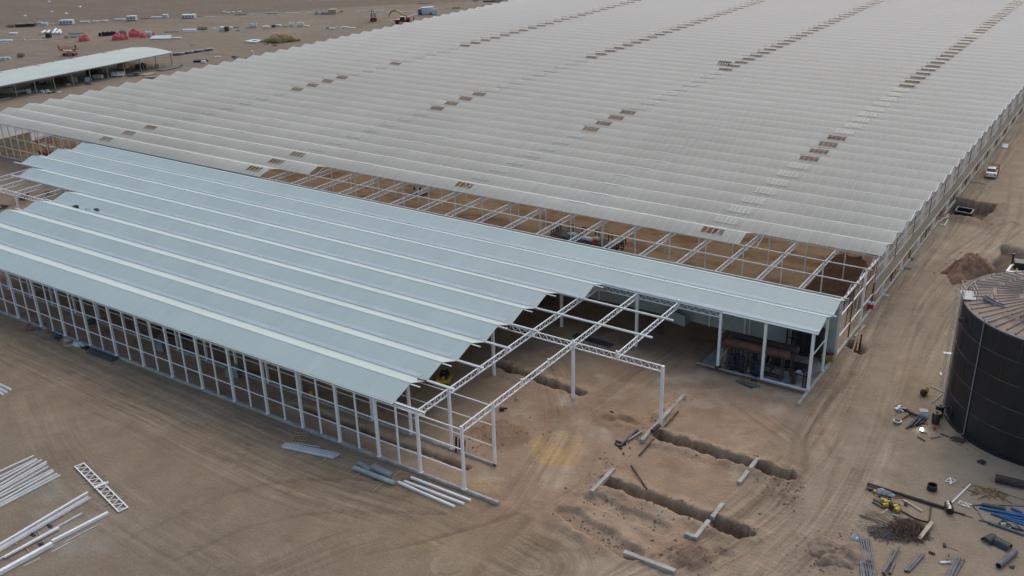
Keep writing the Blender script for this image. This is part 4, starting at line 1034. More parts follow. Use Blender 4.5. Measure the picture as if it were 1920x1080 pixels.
# dark boiler cabinet by the wall
p=gg(*zB(1170,525)); p=Vector((17.3,9*G-1.1,.04)); r=thing('boiler_cabinet','tall dark cabinet against the back wall of the working bay','cabinet',p)
mb=MB(); mb.box((0,0,1.6),(3.2,1.3,3.0)); mb.build('casing',RUSTD,r)
mb=MB(); 
for x in(-.9,0,.9): mb.box((x,-.68,1.5),(.7,.04,2.2))
mb.build('door',BLACK,r)
mb=MB()
for x in(-1.9,-2.5): mb.bar((x,-.3,0),(x,-.3,3.4),.14); 
mb.bar((-2.5,-.3,1.5),(-1.6,-.3,1.5),.12);mb.bar((-2.5,-.3,3.3),(-1.6,-.3,3.3),.12); mb.build('pipe_frame',BLACK,r)
p=Vector((16.2,37.6,.05)); r=thing('duct_bundle','low stack of black ducts on the slab behind the rusty vessels','ducts',p,.02)
for k in range(3):
    mb=MB(); mb.box((0,-.45+.45*k,.22),(4.6,.38,.36)); mb.build('duct',BLACK,r)
def plank(a,b,za,zb,w,label,m=WOOD,name='timber_plank'):
    A=gp(*a,0);B=gp(*b,0);A.z=za;B.z=zb; mb=MB(); mb.bar(A,B,w,.05); return single(name,mb,m,label,'plank')
A=gp(*zB(460,580),0); mb=MB(); mb.bar(A+Vector((0,0,.05)),A+Vector((-.1,.3,2.0)),.3,.05,up=(1,0,0)); single('timber_plank',mb,WOOD,'upright plank leaning under the left end of the rusty vessel','plank')
A=gp(*zB(850,670),0); mb=MB(); mb.bar(A+Vector((0,0,.05)),A+Vector((.5,.5,2.2)),.3,.05,up=(1,0,0)); single('timber_plank',mb,WOOD,'leaning plank beside the stand right of the middle column','plank')
A=gp(*zB(830,655),0); mb=MB(); mb.bar(A+Vector((-.2,0,.05)),A+Vector((.1,.6,1.9)),.15,.05,up=(1,0,0)); single('timber_plank',mb,WOODP,'narrow leaning board just left of the broader one under the vessel','plank')
A=gp(*zB(385,675),0); mb=MB(); 
for s in(-.25,.25): mb.bar(A+Vector((s,0,.05)),A+Vector((s+.1,.5,2.0)),.06)
for k in range(7): mb.bar(A+Vector((-.25,.06*k,.2+.26*k)),A+Vector((.25+.05,.06*k,.2+.26*k)),.05)
single('step_ladder',mb,WOODP,'small wooden ladder leaning by the left column of the working bay','ladder')
p=gp(*zB(1105,845),0); mb=MB(); mb.box(p+Vector((0,0,.5)),(.5,.5,.9),.1); mb.cyl(p+Vector((0,0,.95)),p+Vector((0,0,1.1)),.22,n=12); single('floor_stand',mb,RUSTD,'squat rusty stand in front of the right end of the vessels','stand')
p=gp(*zB(1190,800),0); r=thing('work_bench','low bench with pale sheets and a dark machine near the corner column','bench',(p.x,p.y,.04),-.2)
mb=MB(); mb.box((0,0,.55),(1.6,.8,.06)); 
for x in(-.7,.7):
    for y in(-.3,.3): mb.bar((x,y,0),(x,y,.55),.06)
mb.build('bench_frame',BLACK,r)
mb=MB(); 
for k in range(4): mb.box((-.1+.05*k,0,.61+.05*k),(1.2,.6,.03),.08*k)
mb.build('paper_sheets',WRAP,r); mb=MB(); mb.box((.2,.1,.9),(.5,.4,.3)); mb.cyl((.2,.1,1.0),(.6,.3,1.15),.1,n=10); mb.build('machine',DBLUE,r)
mb=MB(); p=gp(*zB(1210,900),0); 
for s in(-.12,.16): mb.cyl(p+Vector((s,0,-.05)),p+Vector((s,.02,1.9-.3*abs(s))),.10,n=12)
single('standing_pipes',mb,BLACK,'two black upright pipes beside the corner column of the working bay','pipe')
rod('steel_tube',zB(530,832),zB(775,887),.09,DGREY,'dark tube lying on the soil in front of the working bay','pipe'); rod('steel_tube',zB(540,842),zB(770,893),.07,PIPEG,'grey tube lying against the dark tube in front of the working bay','pipe')
mb=MB(); p=gg(*zB(712,828)); mb.box(p+Vector((0,0,.1)),(.6,.35,.18),.1); mb.bar(p+Vector((.1,0,.15)),p+Vector((.1,.1,.7)),.05); single('hand_tamper',mb,RUSTD,'small rusty tamper standing by the slab edge','tamper')
scraps('bay_clutter',*zB(350,700),5,10,RUSTD,'dark scraps at the foot of the left column of the working bay','scrap',21,.3)
# floor opening: flat plate, the shade of the recess put into its colour
mb=MB(); c=gp(*zB(890,762),0.06); mb.box(c,(1.9,.9,.03),.0); single('pit_shade_plate',mb,RUSTD,'dark plate painted as the shaded pit in the slab in front of the vessels','pit shade')
mb=MB(); c=gp(*zB(1205,560),0.06); mb.box(c+Vector((0,0,.15)),(1.2,.6,.3),.2); mb.box(c+Vector((.3,0,.4)),(.5,.4,.3),.4); single('toolbox',mb,BLACK,'black toolbox on the slab below the dark cabinet','toolbox')
# ---- concrete ground beams
def beam(a,b,w,h,label,z0=None):
    A=gp(*a);B=gp(*b); z=z0 if z0 is not None else .2
    mb=MB(); mb.bar(Vector((A.x,A.y,z)),Vector((B.x,B.y,z)),w,h); return single('ground_beam',mb,CONC,label,'concrete beam')
beam((1282,746),(1203,831),.36,.45,'long concrete ground beam running out from the hall corner post')
beam((1151,884),(1109,927),.36,.4,'short concrete ground beam above the second trench')
beam((1170,1039),(1266,1075),.4,.4,'concrete beam lying at the bottom edge of the photo',.1)
beam((1421,862),(1385,908),.36,.32,'concrete beam bridging the upper trench',.1)
beam((1355,947),(1335,973),.36,.32,'short concrete beam on the upper side of the lower trench',.1)
A=gp(1329,979);B=gp(1304,1010);Cc=gp(1285,1003)
mb=MB(); mb.bar(Vector((A.x,A.y,.1)),Vector((B.x,B.y-.15,.1)),.36,.32); mb.bar(Vector((B.x-.18,B.y,.1)),Vector((Cc.x,Cc.y,.1)),.36,.3); single('ground_beam',mb,CONC,'L-shaped concrete beam below the lower trench','concrete beam')
# pipes by the first trench
for i,(a,b,r,m,l) in enumerate([((1565,362),(1665,268),.13,BLACK,'thick black pipe on the rough soil left of the upper trench'),((1600,330),(1688,280),.1,GALV,'shiny metal pipe beside the thick black one'),((1545,325),(1600,345),.1,BLACK,'short black pipe crossing the foot of the thick one'),((1540,340),(1575,372),.09,BLACK,'second short black pipe below the thick one')]):
    rod('pipe',zC(*a),zC(*b),r,m,l,'pipe','pipes near the upper trench',hollow=.02)
rod('pole',zC(1630,460),zC(1720,605),.07,BLACK,'thin black pole lying between the two long trenches','pole')
rod('pole',zC(1675,410),zC(1895,165),.08,RUSTD,'rusty pipe leaning across the end of the upper trench','pipe',dz=.1)
rod('pole',zC(1745,300),zC(1785,268),.2,RUSTD,'thicker rusty sleeve on the leaning pipe','pipe',dz=.15)
mb=MB(); p=gg(*zC(903,150)); mb.box(p+Vector((0,0,.15)),(.45,.35,.3),.3); mb.cyl(p+Vector((0,0,.25)),p+Vector((.5,.3,.25)),.1,n=10); single('hand_compactor',mb,BLACK,'small black compactor on the soil inside the corner frame','compactor')
mb=MB(); p=gg(*zC(990,92)); mb.blob(p,.35,.3,.28,seed=3,rough=.4,n=12,k=5,peak=.6); single('stone',mb,CONC,'single pale stone on the soil behind the corner frame','stone')
for a,b,l in [((1020,155),(1075,98),'pale lath lying left of the sandy way under the corner frame'),((1005,130),(1040,95),'short pale lath beside a longer one under the corner frame')]: rod('lath',zC(*a),zC(*b),.06,WOODP,l,'lath',kind='bar')
for i,x in enumerate((645,665,690)):
    A=gp(*zC(x,385),0); mb=MB(); mb.cyl(A+Vector((0,0,-.1)),A+Vector((.05,.1,1.7-.2*i)),.11,n=12); single('standing_pipe',mb,BLACK if i!=1 else DBLUE,['leftmost','middle','rightmost'][i]+' dark upright pipe in the corner frame beside the inner kerb','pipe')
mb=MB(); p=gg(*zC(1520,170)); mb.blob(p,.35,.18,.15,seed=8,rough=.6,n=12,k=4); single('rag',mb,DCLOTH,'dark rag on the rough soil above the upper trench','rag')
# ------------------------------------------------------------------ beside the tank
zT=zo(1600,460,2.7)
# yellow float ball
p=gg(*zT(353,760)); r=thing('valve_float','round rusty float with yellow cap standing alone on the road side','float',p)
mb=MB(); mb.sphere((0,0,.36),.36,16); mb.build('ball',RUSTD,r,smooth=True)
mb=MB(); mb.cyl((.05,.25,.35),(.1,.6,.62),.36,.3,n=16); mb.build('cap',YEL,r)
rod('timber_plank',zT(390,715),zT(455,747),.1,WOODP,'pale plank lying between the yellow float and the tank ladder','plank',kind='bar')
rod('steel_tube',zT(400,800),zT(452,755),.05,GALV,'thin grey tube at the foot of the tank ladder','tube')
p=gg(*zT(480,550)); 
# small white sheet seen by the ladder
mb=MB(); p=gg(1777,664); mb.box(p+Vector((0,0,.06)),(.9,.5,.06),.3); single('foam_board',mb,WRAP,'white board on the ground behind the tank ladder','board')
mb=MB(); p=gg(1764,702); mb.box(p+Vector((0,0,.05)),(.16,.75,.06),.3); single('foam_strip',mb,WRAP,'narrow white strip lying below the white board near the ladder','strip')
# bins and box
def bin_(px,label,h,r_):
    p=gg(*px); r=thing('plastic_bin',label,'bin',p); mb=MB(); mb.cyl((0,0,0),(0,0,h),r_*.85,r_,n=16); 
    for z in(.25,.5,.75): mb.cyl((0,0,h*z),(0,0,h*z+.05),r_*(.88+.12*z)+.02,n=16)
    mb.build('barrel',BLACK,r); mb=MB(); mb.cyl((0,0,h),(0,0,h+.07),r_*1.06,n=16); mb.cyl((0,0,h+.07),(0,0,h+.16),r_*.3,n=10); mb.build('lid',BLACK,r)
bin_(zT(415,900),'front black bin beside the tank foot',1.15,.42); bin_(zT(433,862),'rear black bin touching the tank foot',1.1,.4)
p=gg(*zT(352,865)); r=thing('white_box','white box with blue-grey lid between the pipe scrap and the black bins','box',p,.4); mb=MB(); mb.box((0,0,.3),(.75,.6,.6)); mb.build('box_body',WRAP,r); mb=MB(); mb.box((0,0,.63),(.8,.65,.06)); mb.build('box_lid',GREYS,r)
# flanged pipe pieces
A=gg(*zT(212,890),.3);B=gg(*zT(270,855),.3); 
for q in range(4):
    o=Vector((.11*q-.1,-.13*q+.15,-.1)); 
    rodm=MB(); rodm.cyl(A+o,B+o,.05,n=8); single('pipe_stub',rodm,TAN,'tan stick in the small bunch left of the flanged pipe','stick','tan sticks by the flanged pipe')
A=gg(*zT(222,895),.05); mb=MB(); mb.cyl(A,A+Vector((0,0,.16)),.38,n=24,hollow=.09); mb.cyl(A+Vector((0,0,.16)),A+Vector((0,0,.2)),.42,n=24,hollow=.14); single('pipe_flange',mb,GALV,'round grey flange ring lying left of the tan sticks','flange')
A=gg(*zT(262,848),.22);B=gg(*zT(325,872),.22); r=thing('reducer_pipe','dark tapered pipe piece above the tan sticks','pipe',(A+B)/2); o=(A+B)/2; mb=MB(); mb.cyl(A-o,B-o,.22,.12,n=16); mb.build('taper',RUSTD,r); mb=MB(); mb.cyl(A-o,A-o+(B-A).normalized()*.12,.3,n=16); mb.build('flange',BLACK,r)
A=gg(*zT(295,860),.2);B=gg(*zT(372,868),.2)
scraps('small_parts',*zT(240,832),9,22,None,'jumble of small metal fittings at the left end of the scrap beside the tank','fittings',31,.35,False,[GALV,BLACK,WRAP,RUSTD])
for i in range(8):
    a=zT(268+i*9,930-i*2); b=zT(320+i*7,868+i*3)
    rod('plastic_pipe',a,b,.07,BLACK,'black pipe in the heap between the flange and the black bins','pipe','black pipes heaped near the tank',hollow=.015,dz=.1*(i%3))
mb=MB(); p=gg(*zT(352,895)); mb.box(p+Vector((0,0,.15)),(1.0,.8,.02),.4,None,.25); single('plastic_sheet',mb,DGREY,'dark sheet lying over the black pipes near the tank','sheet')
p=gg(*zT(345,940)); r=thing('spark_glow','small bright glowing spark on the ground by the black pipes','spark',p); mb=MB(); mb.cyl((0,0,0),(0,0,.1),.2,n=14); mb.build('spark_base',GALV,r); mb=MB(); mb.sphere((0,0,.17),.17,12); mb.build('glow_ball',SPARK,r)  # glowing ball on a disc, standing in for a small bright spark
mb=MB(); mb.box((.2,-.12,.1),(.5,.35,.05),.6,None,.3); mb.build('tilted_plate',GALV,r)
for a,b,m,l in [((325,972),(362,992),RUSTD,'short dark bar lying below the bright spark'),((392,976),(440,968),GALV,'small grey bar lying right of the dark bar below the spark'),((440,955),(485,972),RUSTD,'thin rusty rod near the tank foot right of the spark')]: rod('metal_bar',zT(*a),zT(*b),.06,m,l,'bar')
for x,y,l in [(410,932,'small red object below the front black bin'),(462,852,'small red object touching the rear black bin')]:
    mb=MB(); p=gg(*zT(x,y)); mb.box(p+Vector((0,0,.1)),(.3,.2,.16),.5); mb.cyl(p+Vector((.05,0,.18)),p+Vector((.05,0,.28)),.06,n=8); single('red_tin',mb,RED,l,'tin')
rod('timber_plank',zT(535,1005),zT(640,1065),.1,WOOD,'long thin yellowish lath lying along the tank foot','lath',kind='bar'); rod('timber_plank',zR(1590,350),zR(1700,415),.08,WOOD,'second thin lath beside the tank foot, right of the first','lath',kind='bar')
scraps('weeds_and_scraps',*zT(530,985),14,30,TWIG,'dry scraps scattered along the tank foot below the manhole','scraps',33,.4,True)
# ------------------------------------------------------------------ pipe yard bottom right
A=gg(*zQ(130,245));B=gg(*zQ(840,468)); r=thing('long_rusty_pipe','very long rusty pipe lying diagonally across the pipe yard','pipe',(A+B)/2); o=(A+B)/2
mb=MB(); mb.cyl(A-o+Vector((0,0,.14)),B-o+Vector((0,0,.14)),.14,n=14,hollow=.02); mb.build('pipe',RUSTD,r)
rod('thin_rod',zQ(900,490),zQ(1030,525),.07,RUSTD,'rusty rod continuing the long pipe beyond the elbow','rod')
rod('thin_rod',zQ(1030,525),zQ(1100,550),.03,RUSTD,'thin end of rusty wire right of the rusty rod','wire')
p=gg(*zQ(722,285)); mb=MB(); mb.cyl(p,p+Vector((0,0,.5)),.42,n=26,hollow=.04); single('pipe_ring',mb,BLACK,'short black pipe ring standing on end above the white pole','ring')
def offcut(pts,label):
    mb=MB(); P=[gg(*zQ(*q),.08) for q in pts]
    for a,b in label[1]: mb.bar(P[a],P[b],.05)
    return single('truss_offcut',mb,W,label[0],'truss piece')
offcut([(842,222),(890,185),(942,210),(888,245),(905,222)],('small white truss offcut above the white pole',[(0,1),(1,4),(4,0),(2,3),(1,2),(4,3),(1,3)]))
offcut([(982,397),(1088,432),(1072,460),(965,422),(1030,412),(1015,442)],('small white truss offcut right of the white pole',[(0,1),(3,2),(0,5),(5,4),(4,2),(3,0),(1,5)]))
A=gg(*zQ(845,470),.0);B=gg(*zQ(1078,240)); rod('white_pole',zQ(845,470),zQ(1078,240),.11,W,'straight white pole lying from the elbow towards the tank','pole',kind='box')
# elbow
p=gg(*zQ(868,490)); r=thing('pipe_elbow','dull metal pipe elbow with dark mouth at the foot of the white pole','pipe elbow',p)
mb=MB(); pr=Vector((-.1,.55,.36)); c=Vector((0,0,0))
pts=[Vector((-.12,.55,.40)),Vector((-.05,.3,.42)),Vector((.05,.1,.40)),Vector((.16,-.1,.36)),Vector((.2,-.38,.33))]
for a,b in zip(pts,pts[1:]): mb.cyl(a,b,.33,n=20,hollow=.03)
mb.build('bend',CHROME,r); mb=MB(); mb.cyl(pts[-1]+Vector((0,.1,0)),pts[-1]+Vector((.02,.04,0)),.3,n=20); mb.build('mouth',BLACK,r)
rod('wide_pipe',zQ(1300,205),zQ(1571,272),.36,RUSTD,'thick dark rusty pipe at the right edge above the blue beams','pipe',hollow=.03,n=24,ext=0)
# rebar tangles
def tangle(name,cx,cy,rx,ry,n,L,m,label,cat,seed,thick=.03,h=.4,ang=None,spread=1.6):
    rr=random.Random(seed);c=gg(cx,cy);k=mpp(cx,cy);mb=MB()
    for i in range(n):
        a=rr.uniform(0,6.28);q=math.sqrt(rr.random());p=c+Vector((math.cos(a)*q*rx,math.sin(a)*q*ry,thick+h*(1-q)*rr.random()))
        t=(ang if ang is not None else 0)+rr.uniform(-spread,spread);l=L*rr.uniform(.5,1.3);d=Vector((math.cos(t),math.sin(t),rr.uniform(-.18,.22)))*l/2
        a0=p-d;b0=p+d;a0.z=max(a0.z,c.z+thick);b0.z=max(b0.z,c.z+thick)
        mid=(a0+b0)/2+Vector((rr.uniform(-.1,.1),rr.uniform(-.1,.1),rr.uniform(0,.08)))*l*.5
        mb.cyl(a0,mid,thick*rr.uniform(.6,1.2),n=5);mb.cyl(mid,b0,thick,n=5)
    return single(name,mb,m,label,cat)
YRUST=mat('yellow_rusty_bar',(.30,.19,.07),.8,0,.5,3,col2=(.13,.07,.035))
tangle('rebar_heap',*zQ(1225,315),1.5,.8,26,1.3,YRUST,'tangled heap of yellowish rusty bars above the blue beams','rebar',5,.035,.35)
rod('thin_rod',zQ(1230,272),zQ(1571,380),.035,YRUST,'long thin yellowish bar running from the rebar heap to the right edge','bar',ext=0)
rod('olive_pipe',zQ(1180,432),zQ(1400,474),.16,OLIVE,'olive brown pipe lying just above the blue beams','pipe',hollow=.02)
for i,(a,b,w) in enumerate([((1157,460),(1571,520),.16),((1200,470),(1571,545),.18),((1262,512),(1571,565),.16),((1285,520),(1571,598),.16),((1340,540),(1571,615),.16),((1445,465),(1555,505),.14),((1420,515),(1535,525),.18)]):
    rod('blue_beam',zQ(*a),zQ(*b),w,BLUE,['topmost long blue beam in the bundle at the right edge','second long blue beam from the top in the bundle at the right edge','middle long blue beam in the bundle at the right edge','second lowest blue beam in the bundle at the right edge','lowest blue beam in the bundle at the right edge','short blue brace lying apart above the blue bundle','short thick blue piece lying across the blue bundle'][i],'beam','blue beams at the right edge',kind='bar',dz=.05*(i%2))
for i,(a,b,l) in enumerate([((1095,432),(1300,425),'thin grey tube left of the olive pipe'),((1100,440),(1140,482),'very short grey tube right of the white truss offcut'),((1290,430),(1571,440),'thin grey tube above the right end of the blue beams'),((1150,500),(1195,572),'thin grey tube pointing down left of the blue beams'),((1157,572),(1330,610),'thin grey tube leading to the thick grey tubes'),((1235,598),(1571,712),'long thick grey tube below the blue beams'),((1340,612),(1571,668),'second long grey tube below the blue beams'),((1470,615),(1571,690),'short bent grey tube over the long grey tubes')]):
    rod('grey_tube',zQ(*a),zQ(*b),(.05,.05,.04,.045,.06,.12,.09,.07)[i],PIPEG,l,'tube','grey tubes around the blue beams',dz=(0,0,0,0,0,0,.02,.2)[i])
scraps('fittings_scrap',*zQ(1400,625),9,22,None,'small dark and turquoise fittings over the grey tubes','fittings',36,.3,False,[BLACK,RUSTD,GREENS])
# bent black sheet
p=gg(*zQ(1325,790)); r=thing('bent_sheet','bent dark metal half-pipe scrap lying below the grey tubes','metal scrap',p,.2)
for nm,(ax,ay,az,L,rz) in {'left_fold':(-.55,.25,.0,1.0,.9),'right_fold':(.35,-.1,.0,1.2,-.5)}.items():
    mb=MB(); 
    q=Matrix.Rotation(rz,3,'Z')
    P=[];F=[]
    for i in range(9):
        a=math.pi*(.0+i/8*.95)
        for s in(-L/2,L/2):
            for rr_ in (.48,.45): P.append(q@Vector((s,math.cos(a)*rr_,math.sin(a)*rr_))+Vector((ax,ay,az)))
    for i in range(8):
        b=4*i; F+=[(b,b+2,b+6,b+4),(b+1,b+5,b+7,b+3),(b,b+4,b+5,b+1),(b+2,b+3,b+7,b+6)]
    mb.add(P,F); mb.build('folded_plate',mat('dark_teal_metal_'+nm,(.035,.045,.052),.45,.3,.4,2),r)
rod('grey_pipe',zQ(1330,1012),zQ(1487,878),.24,PIPEG,'thick grey pipe piece with dark mouth at the bottom right corner','pipe',hollow=.025,n=22)
mb=MB(); p=gg(*zQ(1457,1005)); mb.box(p+Vector((0,0,.05)),(.3,.25,.1),.4); mb.box(p+Vector((.1,.1,.1)),(.15,.12,.08),.8); single('rust_lump',mb,RUSTD,'small rusty lump right of the thick grey pipe piece','scrap')
# boards and logs
rod('timber_plank',zQ(605,752),zQ(722,602),.3,WOODP,'broad pale plank below the bent black hose','plank',kind='bar')
rod('timber_plank',zQ(455,387),zQ(632,492),.16,WOODP,'pale board lying between yellow fittings and the long rusty pipe','plank',kind='bar')
for i,(a,b) in enumerate([((55,520),(390,655)),((110,510),(405,650)),((150,487),(330,600)),((165,515),(400,640)),((190,490),(410,625)),((60,530),(250,585))]):
    rod('thin_log',zQ(*a),zQ(*b),.06,mat('peeled_log_%d'%i,(.34,.26,.16),.85,0,.35,4),'thin pale log in the fanned bundle left of the twig heap','log','thin logs left of the twig heap',dz=.06*(i%3))
rod('thin_log',zQ(255,530),zQ(310,492),.06,WOODP,'short pale log lying across the bundle of thin logs','log',dz=.2)
tangle('twig_heap',*zQ(500,665),1.5,1.5,330,1.1,TWIG,'round heap of dark brown twigs beside the thin logs','twigs',6,.022,.9,spread=3.1)
tangle('wire_heap',*zQ(285,690),1.25,1.0,220,.9,WIRE,'flat heap of grey wire between the twig heap and the soil mound','wire heap',7,.016,.35,spread=3.1)
tangle('chip_litter',*zQ(150,610),1.3,1.0,70,.35,WOODP,'pale wood litter scattered left of the thin logs','wood litter',8,.02,.06,spread=3.1)
mb=MB(); p=gg(*zQ(390,530)); mb.cyl(p+Vector((-.25,0,.07)),p+Vector((.25,-.02,.07)),.07,n=10); mb.cyl(p+Vector((.25,-.02,.07)),p+Vector((.33,-.02,.07)),.03,n=8); single('white_bottle',mb,WRAP,'white bottle lying below the yellow fittings','bottle')
# yellow fittings and green pipes
for i,(a,b) in enumerate([((185,380),(300,425)),((180,395),(290,445)),((178,408),(280,462)),((215,345),(335,372)),((230,355),(350,392))]):
    rod('green_pipe',zQ(*a),zQ(*b),.085,OLIVE,'dull green pipe in the stack ending at the yellow couplings','pipe','green pipes by the yellow couplings',hollow=.015,dz=.12*(i%2))
for i,(x,y,s,l) in enumerate([(275,410,.24,'yellow coupling at the end of the green pipes, leftmost of the large ones'),(305,430,.26,'middle large yellow coupling at the end of the green pipes'),(290,450,.22,'front large yellow coupling below the middle one'),(385,465,.24,'yellow coupling right of the dark ring'),(400,495,.26,'rightmost orange-yellow coupling at the hose end'),(195,320,.16,'small yellow coupling near the left end of the long pipe')]):
    p=gg(*zQ(x,y)); r=thing('yellow_coupling',l,'coupling',p,.3*i,'yellow couplings'); mb=MB(); mb.cyl((-s,0,s),(s,0,s),s*.85,n=16,hollow=.05); mb.build('sleeve',YEL,r); mb=MB(); mb.cyl((s*.85,0,s),(s*1.1,0,s),s*1.0,n=16,hollow=.08); mb.build('collar',OLIVE if i%2 else YEL,r)
p=gg(*zQ(340,465)); mb=MB(); mb.cyl(p+Vector((-.1,0,.33)),p+Vector((.12,.1,.36)),.33,n=20,hollow=.08); single('dark_ring',mb,RUSTD,'dark ring standing between the yellow couplings','ring')
rod('dark_stub',zQ(370,432),zQ(430,440),.12,OLIVE,'short dark green stub above the orange coupling','pipe',hollow=.02)
p=gg(*zQ(482,430)); mb=MB(); mb.cyl(p,p+Vector((0,0,.25)),.17,n=16,hollow=.04); single('brown_cup',mb,OLIVE,'small brown cup-shaped cap beside the pale board','cap')
tangle('fibre_scrap',*zQ(395,355),.5,.35,24,.5,YRUST,'small tuft of yellowish fibres under the long rusty pipe','fibres',9,.02,.15,spread=3)
scraps('fittings_scrap',*zQ(170,290),9,26,None,'dark fittings heaped at the left end of the long rusty pipe','fittings',37,.4,True,[BLACK,DGREY,PIPEG])
mb=MB(); p=gg(*zQ(270,320)); mb.blob(p,1.1,.5,.28,seed=12,rough=.6,n=18,k=5); single('grey_cloth',mb,GREYS,'crumpled grey cloth over the fittings beside the long rusty pipe','cloth')
for a,b in (((290,340),(345,372)),): rod('black_pipe',zQ(*a),zQ(*b),.1,BLACK,'short black pipe beside the crumpled grey cloth','pipe',hollow=.02)
H_=[(440,490),(500,520),(560,555),(630,580),(690,592),(700,560),(706,500),(712,438)]
mb=MB(); P=[gg(*zQ(*q),.07) for q in H_]; mb.tube(P,.06,8); single('bent_hose',mb,BLACK,'black bent hose curving from the orange coupling to the long rusty pipe','hose')
# soil mounds as things
p=gg(1818,508); mb=MB(); mb.blob((0,0,0),2.5,5.0,2.2,seed=4,rough=.35,n=60,k=22,peak=.9); single('soil_mound',mb,DIRTM,'tall dark brown soil mound on the road behind the tank','soil mound',loc=(p.x,p.y,p.z-.05),rz=-.3,smooth=True)
p=gg(1566,1040); mb=MB(); mb.blob((0,0,0),2.1,2.6,.75,seed=5,rough=.45,n=60,k=20,peak=.8); single('soil_mound',mb,DIRTL,'low pale soil mound left of the long grey pipe bundle','soil mound',loc=(p.x,p.y,p.z-.05),rz=.2,smooth=True)
# grey pipe bundles on the bottom edge
def bundle(pairs,label,group,m=PIPEG,r=.078,ext=1.5,dz=0):
    for i,(a,b) in enumerate(pairs): rod('steel_pipe',zQ(*b),zQ(*a),r,m,label,'pipe',group,hollow=.015,dz=dz*(i%2),ext=ext)
bundle([((38,690),(90,1080)),((62,728),(125,1080)),((85,735),(150,1080)),((112,745),(165,1080)),((130,745),(185,1080)),((150,752),(200,1080))],'long grey steel pipe in the tallest bundle at the bottom edge','long grey pipe bundle',dz=.03)
bundle([((62,928),(72,1080)),((85,930),(100,1080))],'short grey pipe in the pair against the left side of the tallest bundle','short pipe pair')
rod('steel_pipe',zQ(285,1080),zQ(362,850),.1,PIPEG,'grey pipe crossing under the longer one, second bundle from the left','pipe',hollow=.015); rod('steel_pipe',zQ(268,1080),zQ(420,832),.1,PIPEG,'longer grey pipe crossing on top in the second bundle from the left','pipe',hollow=.015,dz=.18)
rod('steel_pipe',zQ(333,1068),zQ(375,968),.11,PIPEG,'short grey pipe lying right of the crossed pair','pipe',hollow=.015)
bundle([((612,880),(472,1040)),((625,882),(485,1045)),((640,884),(500,1048)),((650,890),(510,1045))],'grey pipe in the small tied bundle in the middle of the bottom edge','small pipe bundle',ext=0,dz=.05)
bundle([((942,912),(855,1080)),((958,910),(872,1080)),((972,910),(890,1080)),((985,915),(905,1080)),((1020,930),(935,1080))],'grey pipe in the rightmost bundle at the bottom edge','rightmost pipe bundle',dz=.04)
mb=MB(); A=gg(*zQ(75,985),.25);B=gg(*zQ(185,1015),.25); mb.bar(A,B,.05); A=gg(*zQ(110,960),.25);B=gg(*zQ(165,975),.25); mb.bar(A,B,.05); single('tie_strap',mb,RUSTD,'rusty straps tied across the tallest pipe bundle','strap')
mb=MB(); p=gg(*zQ(10,730)); mb.blob(p,.42,.35,.3,seed=14,rough=.6,n=14,k=5); single('plastic_bag',mb,WRAP,'crumpled white bag at the top end of the tallest pipe bundle','bag')
p=gg(*zQ(845,958)); mb=MB(); mb.box(p+Vector((0,0,.08)),(.78,.2,.12),.55); mb.box(p+Vector((.2,.12,.16)),(.2,.12,.04),.55); single('white_block',mb,WRAP,'small white block left of the rightmost pipe bundle','block')
p=gg(*zQ(868,915)); mb=MB(); mb.box(p+Vector((0,0,.05)),(.14,.5,.1),.1); mb.cyl(p+Vector((0,.2,.1)),p+Vector((0,.35,.2)),.06,n=8); single('grey_bracket',mb,PIPEG,'small grey bracket above the white block','bracket')
p=gg(*zQ(720,866)); mb=MB(); mb.cyl(p+Vector((-.2,0,.09)),p+Vector((.2,-.08,.09)),.09,n=10); mb.cyl(p+Vector((.2,-.08,.09)),p+Vector((.24,-.09,.09)),.12,n=10); single('small_nipple',mb,RUSTD,'small dark red pipe nipple alone on the soil','pipe')
A=gg(*zQ(838,800),.08);B=gg(*zQ(968,843),.05); mb=MB(); mb.cyl(A,B,.035,n=8,m=WOODP); mb.box(A,(.2,.42,.16),.3,RUSTD); single('sledge_hammer',mb,RUSTD,'sledgehammer with pale handle lying on the soil','hammer')
scraps('litter',*zQ(1180,40),7,10,DCLOTH,'purple scrap of rag near the tank foot','rag',40,.25)
# ------------------------------------------------------------------ road on the right
zP=zo(1760,300,4.154)
p=gg(*zP(405,118)); CAR=thing('parked_car','white saloon car seen from behind on the dirt road','car',p,R(8))
def carbody():
    mb=MB(); secs=[(-2.2,.78,.35,.92),(-2.12,.84,.28,1.0),(-1.6,.87,.25,1.03),(-1.0,.88,.22,1.02),(0,.88,.2,1.0),(1.0,.88,.22,.98),(1.6,.86,.25,.9),(2.1,.8,.3,.78),(2.25,.7,.36,.66)]
    P=[];F=[]
    for (y,w,zb,zt) in secs: P+=[(-w*.92,y,zb),(-w,y,zb+.25),(-w,y,zt-.15),(-w*.86,y,zt),(w*.86,y,zt),(w,y,zt-.15),(w,y,zb+.25),(w*.92,y,zb)]
    n=len(secs)
    for i in range(n-1):
        for k in range(8): F.append((i*8+k,i*8+(k+1)%8,(i+1)*8+(k+1)%8,(i+1)*8+k))
    F+=[tuple(range(8)),tuple(reversed(range((n-1)*8,n*8)))]; mb.add(P,F); return mb
bd=carbody().build('body',CARW,CAR)
mb=MB(); lo=[(-.76,-1.55,1.0),(.76,-1.55,1.0),(.78,1.05,.97),(-.78,1.05,.97)];hi=[(-.58,-.95,1.42),(.58,-.95,1.42),(.6,.25,1.42),(-.6,.25,1.42)]
mb.add(lo+hi,[(0,1,5,4),(1,2,6,5),(2,3,7,6),(3,0,4,7)]); mb.build('windows',WINDOW,CAR)
